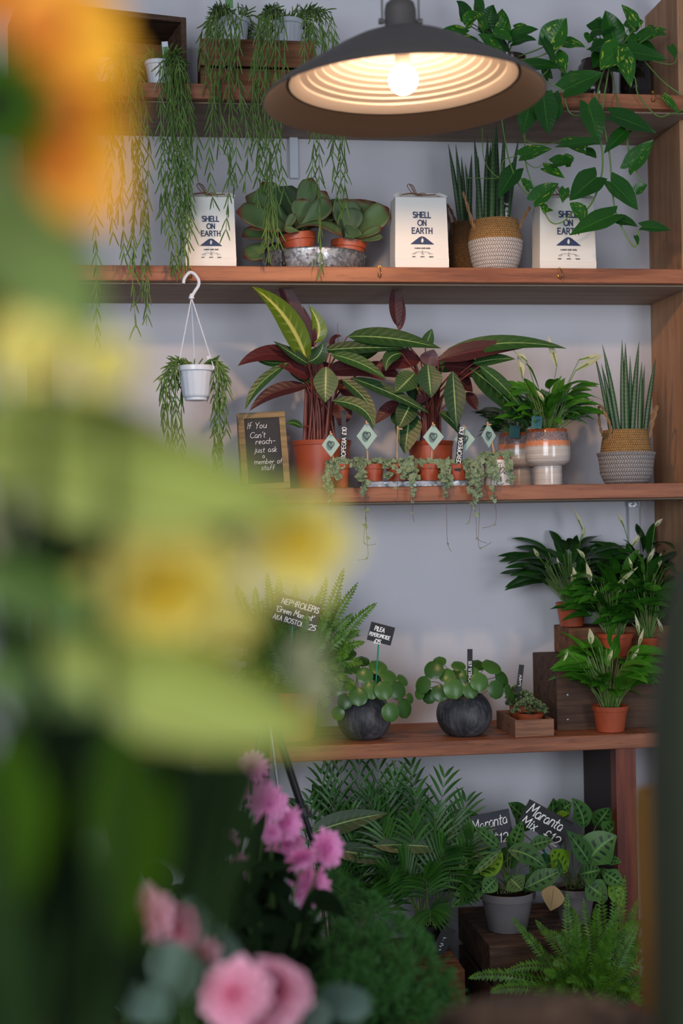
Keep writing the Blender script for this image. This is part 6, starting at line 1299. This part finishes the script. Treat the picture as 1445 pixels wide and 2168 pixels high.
for i, (x, y, r, n_, lab) in enumerate(mums):
    zc_ = 2.40+.05*math.sin(i*2.1); c = atz(x, y, zc_); flower('pink_chrysanthemum', lab, c, r*zc_/FPX*1.05, n_, 'mum_pink', bt+V((rnd.uniform(-.05, .05), rnd.uniform(-.05, .05), rnd.uniform(0, .05))), group='pink chrysanthemums in the zinc bucket', layers=6, n=20, wf=.24, leafm='fgblack', nl=3)
t = thing('foliage_bunch', 'dark green filler foliage around the pink chrysanthemum stems', 'foliage', bt); ml = MB(); ms = MB()
for i in range(120):
    x, y = rnd.uniform(250, 640), rnd.uniform(1680, 2120); z = rnd.uniform(2.2, 2.7)
    if x > 540 and y < 1860: y += 160
    if y < 1700+max(0, 480-x)*.9: y += 150
    A = atz(x, y+60, z); ms.tube(smooth_path([bt, (bt+A)/2+rv(.02), A], 6), .0012, 5)
    for j in range(7): p = A+(bt-A)*.035*j; d = (rgt*rnd.uniform(-1, 1)+upv*rnd.uniform(-.1, 1)-fwd*rnd.uniform(-.4, .5)).normalized(); ml.leaf(p, p+d*rnd.uniform(.04, .08), rnd.uniform(.014, .032), 'lance', arch=upv*.006, nrm=-fwd+rv(.6), n=6, k=1)
ml.build('leaves', M['fgblack'], t); ms.build('stems', M['stem_green'], t)

# carnations, nearer
b2 = atz(430, 2500, 1.5); b2.z = 0; bucket('floor_vase', 'tall grey metal floor vase holding pink carnations', b2, .10, .62, 'zinc', 'vase'); bt2 = b2+V((0, 0, .35))
for i, (x, y, r, n_, lab) in enumerate([(308, 1935, 66, (-.2, -1, .3), 'pink carnation at the left end of the upper carnation row'), (372, 1972, 62, (0, -1, .3), 'pink carnation in the middle of the upper carnation row'), (425, 2030, 52, (.4, -1, .0), 'pale pink carnation at the lower right of the upper row'), (497, 2105, 80, (-.2, -1, .4), 'large pink carnation at bottom, left of two'), (585, 2100, 84, (.3, -1, .4), 'large pink carnation at bottom, right of two'), (545, 2165, 80, (0, -1, .2), 'pink carnation cut off by the bottom edge between the two large ones')]):
    c = atz(x, y, 1.48+.04*math.sin(i*1.7)); flower('pink_carnation', lab, c, r*1.5/FPX*.95, n_, 'carn', bt2+V((rnd.uniform(-.04, .04), rnd.uniform(-.04, .04), 0)), group='pink carnations in the tall floor vase', layers=7, n=12, wf=.62, cup=1.3)
t = thing('eucalyptus_sprig', 'grey green eucalyptus leaves tucked among the pink carnations', 'foliage', bt2); ml = MB(); ms = MB()
for (a, b, wd, z) in [((330, 2000), (400, 2120), 100, 1.42), ((440, 1950), (510, 2065), 50, 1.6), ((670, 2110), (785, 2140), 80, 1.65), ((400, 2080), (460, 2050), 50, 1.45), ((300, 2090), (340, 2168), 70, 1.4), ((640, 2168), (700, 2140), 60, 1.6), ((380, 1900), (450, 2000), 60, 1.7), ((250, 2050), (300, 2168), 60, 1.5)]:
    zl(ml, a, b, wd, z, shape='oval', nrm=-fwd+rv(.4), bow=(8, -8)); A = atz(*a, z); ms.tube(smooth_path([bt2, (bt2+A)/2+V((0, .02, 0)), A], 5), .0018, 6)
ml.build('leaves', M['euca'], t); ms.build('stems', M['stem_green'], t)

# ---------------------------------------------------------------- near bouquet on the counter, out of focus at left
CT = .74
simple_box('counter', (-1.6, -3.35, 0), (1.2, -2.30, CT), wood('dark_counter_wood', '#2e2320', '#463630', 'x', .5, .5, .2), kind=None)
tag(bpy.data.objects['counter'], 'dark wooden counter under the near flowers, at the bottom edge', 'counter')
vb = atz(120, 2700, .62); vb.z = CT; bucket('flower_vase', 'dark vase on the counter holding the near yellow flowers', vb, .075, .26, 'black_glaze', 'vase'); vt = vb+V((0, 0, .16))
def jitter(k=.03): return V((rnd.uniform(-k, k), rnd.uniform(-k, k), rnd.uniform(0, .03)))
# sunflower
def sunflower(label, cx, cy, z, ring, tips, zc, base):
    t = thing('sunflower', label, 'flower', base, 'orange sunflowers at the near left'); mb = MB(); s = z/FPX
    for (a, b, wd, m, dz) in tips: zl(mb, a, b, wd, z+dz, z+dz*1.5, shape='petal', nrm=-fwd+rgt*rnd.uniform(-.5, .5)+upv*.2, fold=.1, n=8, k=2, m=m, tocam=.004)
    mb.build('petals', [M['sun'], M['sun_red']], t); c = atz(cx, cy, z-.018); mb = MB(); q = (-fwd-rgt*.4+upv*.2).normalized(); R3 = q.to_track_quat('Z', 'Y').to_matrix(); mb.lathe(c, [(ring*s, -.006), (ring*s*1.02, 0), (ring*s*.7, .006), (ring*s*.3, .010), (0, .011)], 40, M=R3); mb.build('flower_head', M['fgblack'], t)
    ml = MB()
    for i in range(14):
        a = 2*PI*i/14; d = rgt*math.cos(a)+upv*math.sin(a); ml.leaf(c+d*ring*s*.5-fwd*.006, c+d*ring*s*1.35-fwd*.010, ring*s*.5, 'ovate', arch=-fwd*.004, nrm=-fwd, n=5, k=1)
    ml.build('sepals', M['fgleaf_dark'], t); ms = MB(); ms.tube(smooth_path([c, c-upv*.06-rgt*.03, (c+base)/2-rgt*.03, base], 8), .006, 10); ms.build('stem', M['stem_dark'], t)
sunflower('large orange sunflower at the top left, out of focus', 0, 235, .54, 95, [((30, 60), (190, -90), 120, 0, .0), ((50, 90), (262, 20), 120, 0, .0), ((60, 140), (285, 120), 120, 0, -.01), ((60, 190), (275, 240), 130, 0, .0), ((55, 230), (275, 360), 120, 0, .0), ((60, 260), (268, 470), 110, 0, -.005), ((40, 280), (190, 470), 100, 0, .005), ((0, 60), (70, -120), 120, 1, .01), ((20, 70), (150, 30), 100, 1, -.01), ((40, 120), (190, 160), 110, 1, -.01), ((45, 200), (180, 260), 110, 1, -.012), ((40, 250), (170, 400), 100, 1, -.01), ((-30, 60), (-60, -100), 110, 1, .0), ((20, 50), (100, -20), 130, 1, 0), ((60, 100), (230, 60), 120, 1, .008), ((60, 220), (240, 300), 120, 0, .01)], .55, vt+jitter())
sunflower('second orange sunflower at the left edge below the large one, mostly out of frame', -80, 620, .60, 70, [((-50, 590), (55, 560), 70, 0, 0), ((-50, 620), (62, 610), 70, 0, 0), ((-50, 640), (55, 665), 70, 0, 0), ((-60, 660), (20, 720), 70, 0, 0), ((-60, 570), (10, 510), 70, 1, 0)], .6, vt+jitter())
def yellow(label, x, y, rpx, z, nrm, base, mat='yel', inner='yel_deep'):
    c = atz(x, y, z); R = rpx*1.22*z/FPX; t = thing('yellow_chrysanthemum', label, 'flower', base, 'yellow chrysanthemums at the near left'); n_ = -fwd+rgt*nrm[0]+upv*nrm[1]
    mb = MB(); bloom(mb, c, R, n_, 3, 18, 'petal', .36, .4); mb.build('outer_petals', M[mat], t); mb = MB(); bloom(mb, c+n_.normalized()*R*.15, R*.6, n_, 4, 14, 'petal', .3, .5); mb.build('inner_petals', M[inner], t)
    ms = MB(); ms.tube(smooth_path([c-n_.normalized()*R*.1, c-n_.normalized()*R*.8-upv*R, (c+base)/2, base], 8), .0024, 8); ms.build('stem', M['stem_dark'], t)
yellow('lime yellow chrysanthemum at the left edge above the broad leaf', 62, 742, 84, .545, (0, .5), vt+jitter(), 'yel', 'yel')
yellow('lime yellow chrysanthemum standing behind the broad leaf, right of another', 222, 772, 68, .55, (.1, .6), vt+jitter(), 'yel', 'yel')
yellow('bright yellow chrysanthemum furthest right in the near bouquet', 628, 1150, 108, .62, (.3, .1), vt+jitter())
yellow('large golden yellow chrysanthemum in the middle of the near bouquet', 350, 1240, 150, .60, (.1, -.6), vt+jitter())
yellow('yellow chrysanthemum partly behind the large golden one, to its lower right', 475, 1310, 70, .62, (.3, -.4), vt+jitter(), 'yel', 'yel')
yellow('cream chrysanthemum cut by the left edge', -8, 1100, 62, .66, (.2, .2), vt+jitter(), 'cream', 'cream')
yellow('small cream chrysanthemum behind the golden one at the left', 235, 1135, 40, .80, (0, .3), vt+jitter(), 'cream', 'cream')
yellow('small cream chrysanthemum at the right tip of the lower broad leaf', 640, 1385, 42, .78, (.4, .2), vt+jitter(), 'cream', 'cream')
yellow('faded cream chrysanthemum hanging beside the Boston fern', 668, 1455, 36, .80, (.5, -.3), vt+jitter(), 'cream', 'cream')
# broad leaves on stems: one leafy branch, each of its leaves attached
t = thing('leafy_branch', 'broad bright green leaves of the near bouquet, out of focus at the left', 'foliage', vt)
st = MB()
def fgl(name, a, b, wd, z, m, bow=(0, 0), n_=(0, .3), attach=None, **kw):
    mb = MB(); zl(mb, a, b, wd, z, z+kw.pop('dz', 0), bow=bow, nrm=-fwd+rgt*n_[0]+upv*n_[1], shape=kw.pop('shape', 'ovate'), n=14, k=4, fold=kw.pop('fold', -.05), cup=kw.pop('cup', -.18), wave=.02, **kw); mb.build(name, M[m], t)
    A = atz(a[0], a[1], z); j = V(attach) if attach else atz(60, 1700, .66); st.tube(smooth_path([A, (A+j)/2-fwd*-.02, j, (j+vt)/2, vt], 6), .0026, 8)
fgl('leaf', (-120, 925), (660, 1075), 330, .58, 'fgleaf', (20, -60), (0, .8), cup=-.35)
fgl('leaf', (-60, 850), (480, 1000), 220, .60, 'fgleaf', (20, -40), (0, .9))
fgl('leaf', (90, 1370), (715, 1565), 250, .58, 'fgleaf', (10, -25), (0, .8), cup=-.3)
fgl('leaf', (-90, 1190), (270, 1330), 150, .62, 'fgleaf_mid', (0, -20), (0, .7))
fgl('leaf', (-80, 1440), (470, 1400), 200, .64, 'fgleaf_mid', (0, -20), (0, .4))
fgl('leaf', (-100, 330), (215, 745), 260, .56, 'fgleaf_grey', (20, -20), (.3, .2))
fgl('leaf', (-60, 560), (190, 700), 180, .60, 'fgleaf_grey', (0, 10), (0, .2))
fgl('leaf', (250, 1530), (285, 2010), 190, .62, 'fgleaf_dark', (10, 0), (.2, .0))
fgl('leaf', (20, 1540), (35, 1960), 170, .62, 'fgleaf_dark', (-10, 0), (-.1, 0))
fgl('leaf', (120, 1640), (130, 2010), 110, .66, 'euca_dark' if 'euca_dark' in M else 'fgblack', (0, 0), (0, 0))
fgl('leaf', (110, 1440), (110, 1800), 240, .72, 'fgblack', (0, 0), (0, 0))
fgl('leaf', (350, 1560), (430, 1960), 210, .76, 'fgleaf_shadow' if 'fgleaf_shadow' in M else 'fgblack', (30, 0), (.2, 0))
fgl('leaf', (470, 1580), (500, 1760), 130, .9, 'fgblack', (10, 0), (.2, 0))
fgl('leaf', (160, 1800), (200, 2260), 320, .74, 'fgblack', (0, 0), (.1, 0))
fgl('leaf', (0, 1850), (40, 2300), 260, .70, 'fgblack', (0, 0), (0, 0))
fgl('leaf', (60, 1070), (560, 1120), 170, .72, 'fgblack', (0, -10), (0, -.3))
fgl('leaf', (-60, 1080), (330, 1180), 200, .70, 'fgblack', (0, -10), (0, 0))
fgl('leaf', (-60, 1130), (150, 1250), 200, .74, 'fgblack', (0, 0), (0, 0))
fgl('leaf', (330, 1120), (560, 1190), 50, .70, 'fgblack', (0, -10), (0, 0))
fgl('leaf', (30, 120), (60, 330), 170, .60, 'fgblack', (0, 0), (0, 0))
fgl('leaf', (200, 1330), (640, 1370), 130, .70, 'fgleaf_dark', (0, -10), (0, .1))
st.build('stem', M['stem_dark'], t)

# dark glass demijohn, right; and what shows beside it
c = atz(1522, 1900, 1.15); c.z = CT; s = 1.15/FPX; R_d = 140*s
hz = lambda py: 1.32-(py-1071)*s-CT
t = thing('demijohn', 'large dark olive glass bottle on the counter at the right edge, out of focus', 'bottle', c); mb = MB()
mb.lathe(c, [(0, .004), (R_d*.9, 0), (R_d, .02), (R_d, hz(1650)), (R_d*.97, hz(1500)), (R_d*.85, hz(1380)), (R_d*.70, hz(1260)), (R_d*.5, hz(1150)), (R_d*.30, hz(1080)), (R_d*.22, hz(1000)), (R_d*.22, hz(900)), (R_d*.26, hz(890)), (R_d*.18, hz(885)), (0, hz(890))], 48); mb.build('body', plain('dark_olive_glass', '#262c18', .6, var=.1), t)
c = atz(1440, 1900, 1.75); c.z = 0; s = 1.75/FPX; Ro = 92*s; Ht = 1.32-(1650-1071)*s
t = thing('ochre_vase', 'tall ochre yellow floor vase beside the red timber post, out of focus', 'vase', c); mb = MB(); mb.lathe(c, [(0, .003), (Ro*.6, 0), (Ro*.7, Ht*.2), (Ro*.86, Ht*.6), (Ro*.98, Ht*.85), (Ro, Ht*.97), (Ro*.97, Ht), (Ro*.9, Ht), (Ro*.85, Ht*.9), (0, Ht*.85)], 48); mb.build('body', plain('ochre_glaze', '#7e5410', .8, var=.15), t)
c = atz(1165, 2150, 1.28); c.z = CT; t = thing('ribbed_tray', 'low dark brown ribbed tray on the counter at the bottom edge, out of focus', 'tray', c); mb = MB(); rows = []; rT = .105; zt_ = 1.32-(2118-1071)*(1.28-.1)/FPX-CT; zt_ = max(.03, min(.12, zt_))
n_ = 120
for (k, z) in ((.0, .002), (.86, 0), (.9, .005), (1.0, zt_*.95), (1.02, zt_), (.99, zt_), (.93, .01), (0, .008)):
    rows.append([c+V((rT*k*(1+(.018 if (j//2) % 2 and .9 <= k <= 1.01 else 0))*math.cos(2*PI*j/n_), rT*k*(1+(.018 if (j//2) % 2 and .9 <= k <= 1.01 else 0))*math.sin(2*PI*j/n_), z)) for j in range(n_)])
mb.grid(rows, closed=True); mb.build('body', M['crate_old'], t)
c = atz(1435, 2168, 1.2); c.z = CT; zt3 = max(.02, 1.32-(2146-1071)*1.14/FPX-CT); t = thing('pale_dish', 'pale grey dish on the counter in the bottom right corner, out of focus', 'dish', c+V((-.01, -.16, 0))); c = c+V((-.01, -.16, 0)); mb = MB(); mb.lathe(c, [(0, .002), (.06, 0), (.075, zt3*.8), (.08, zt3), (.076, zt3), (.055, .008), (0, .006)], 48); mb.build('body', M['white_plastic'], t)
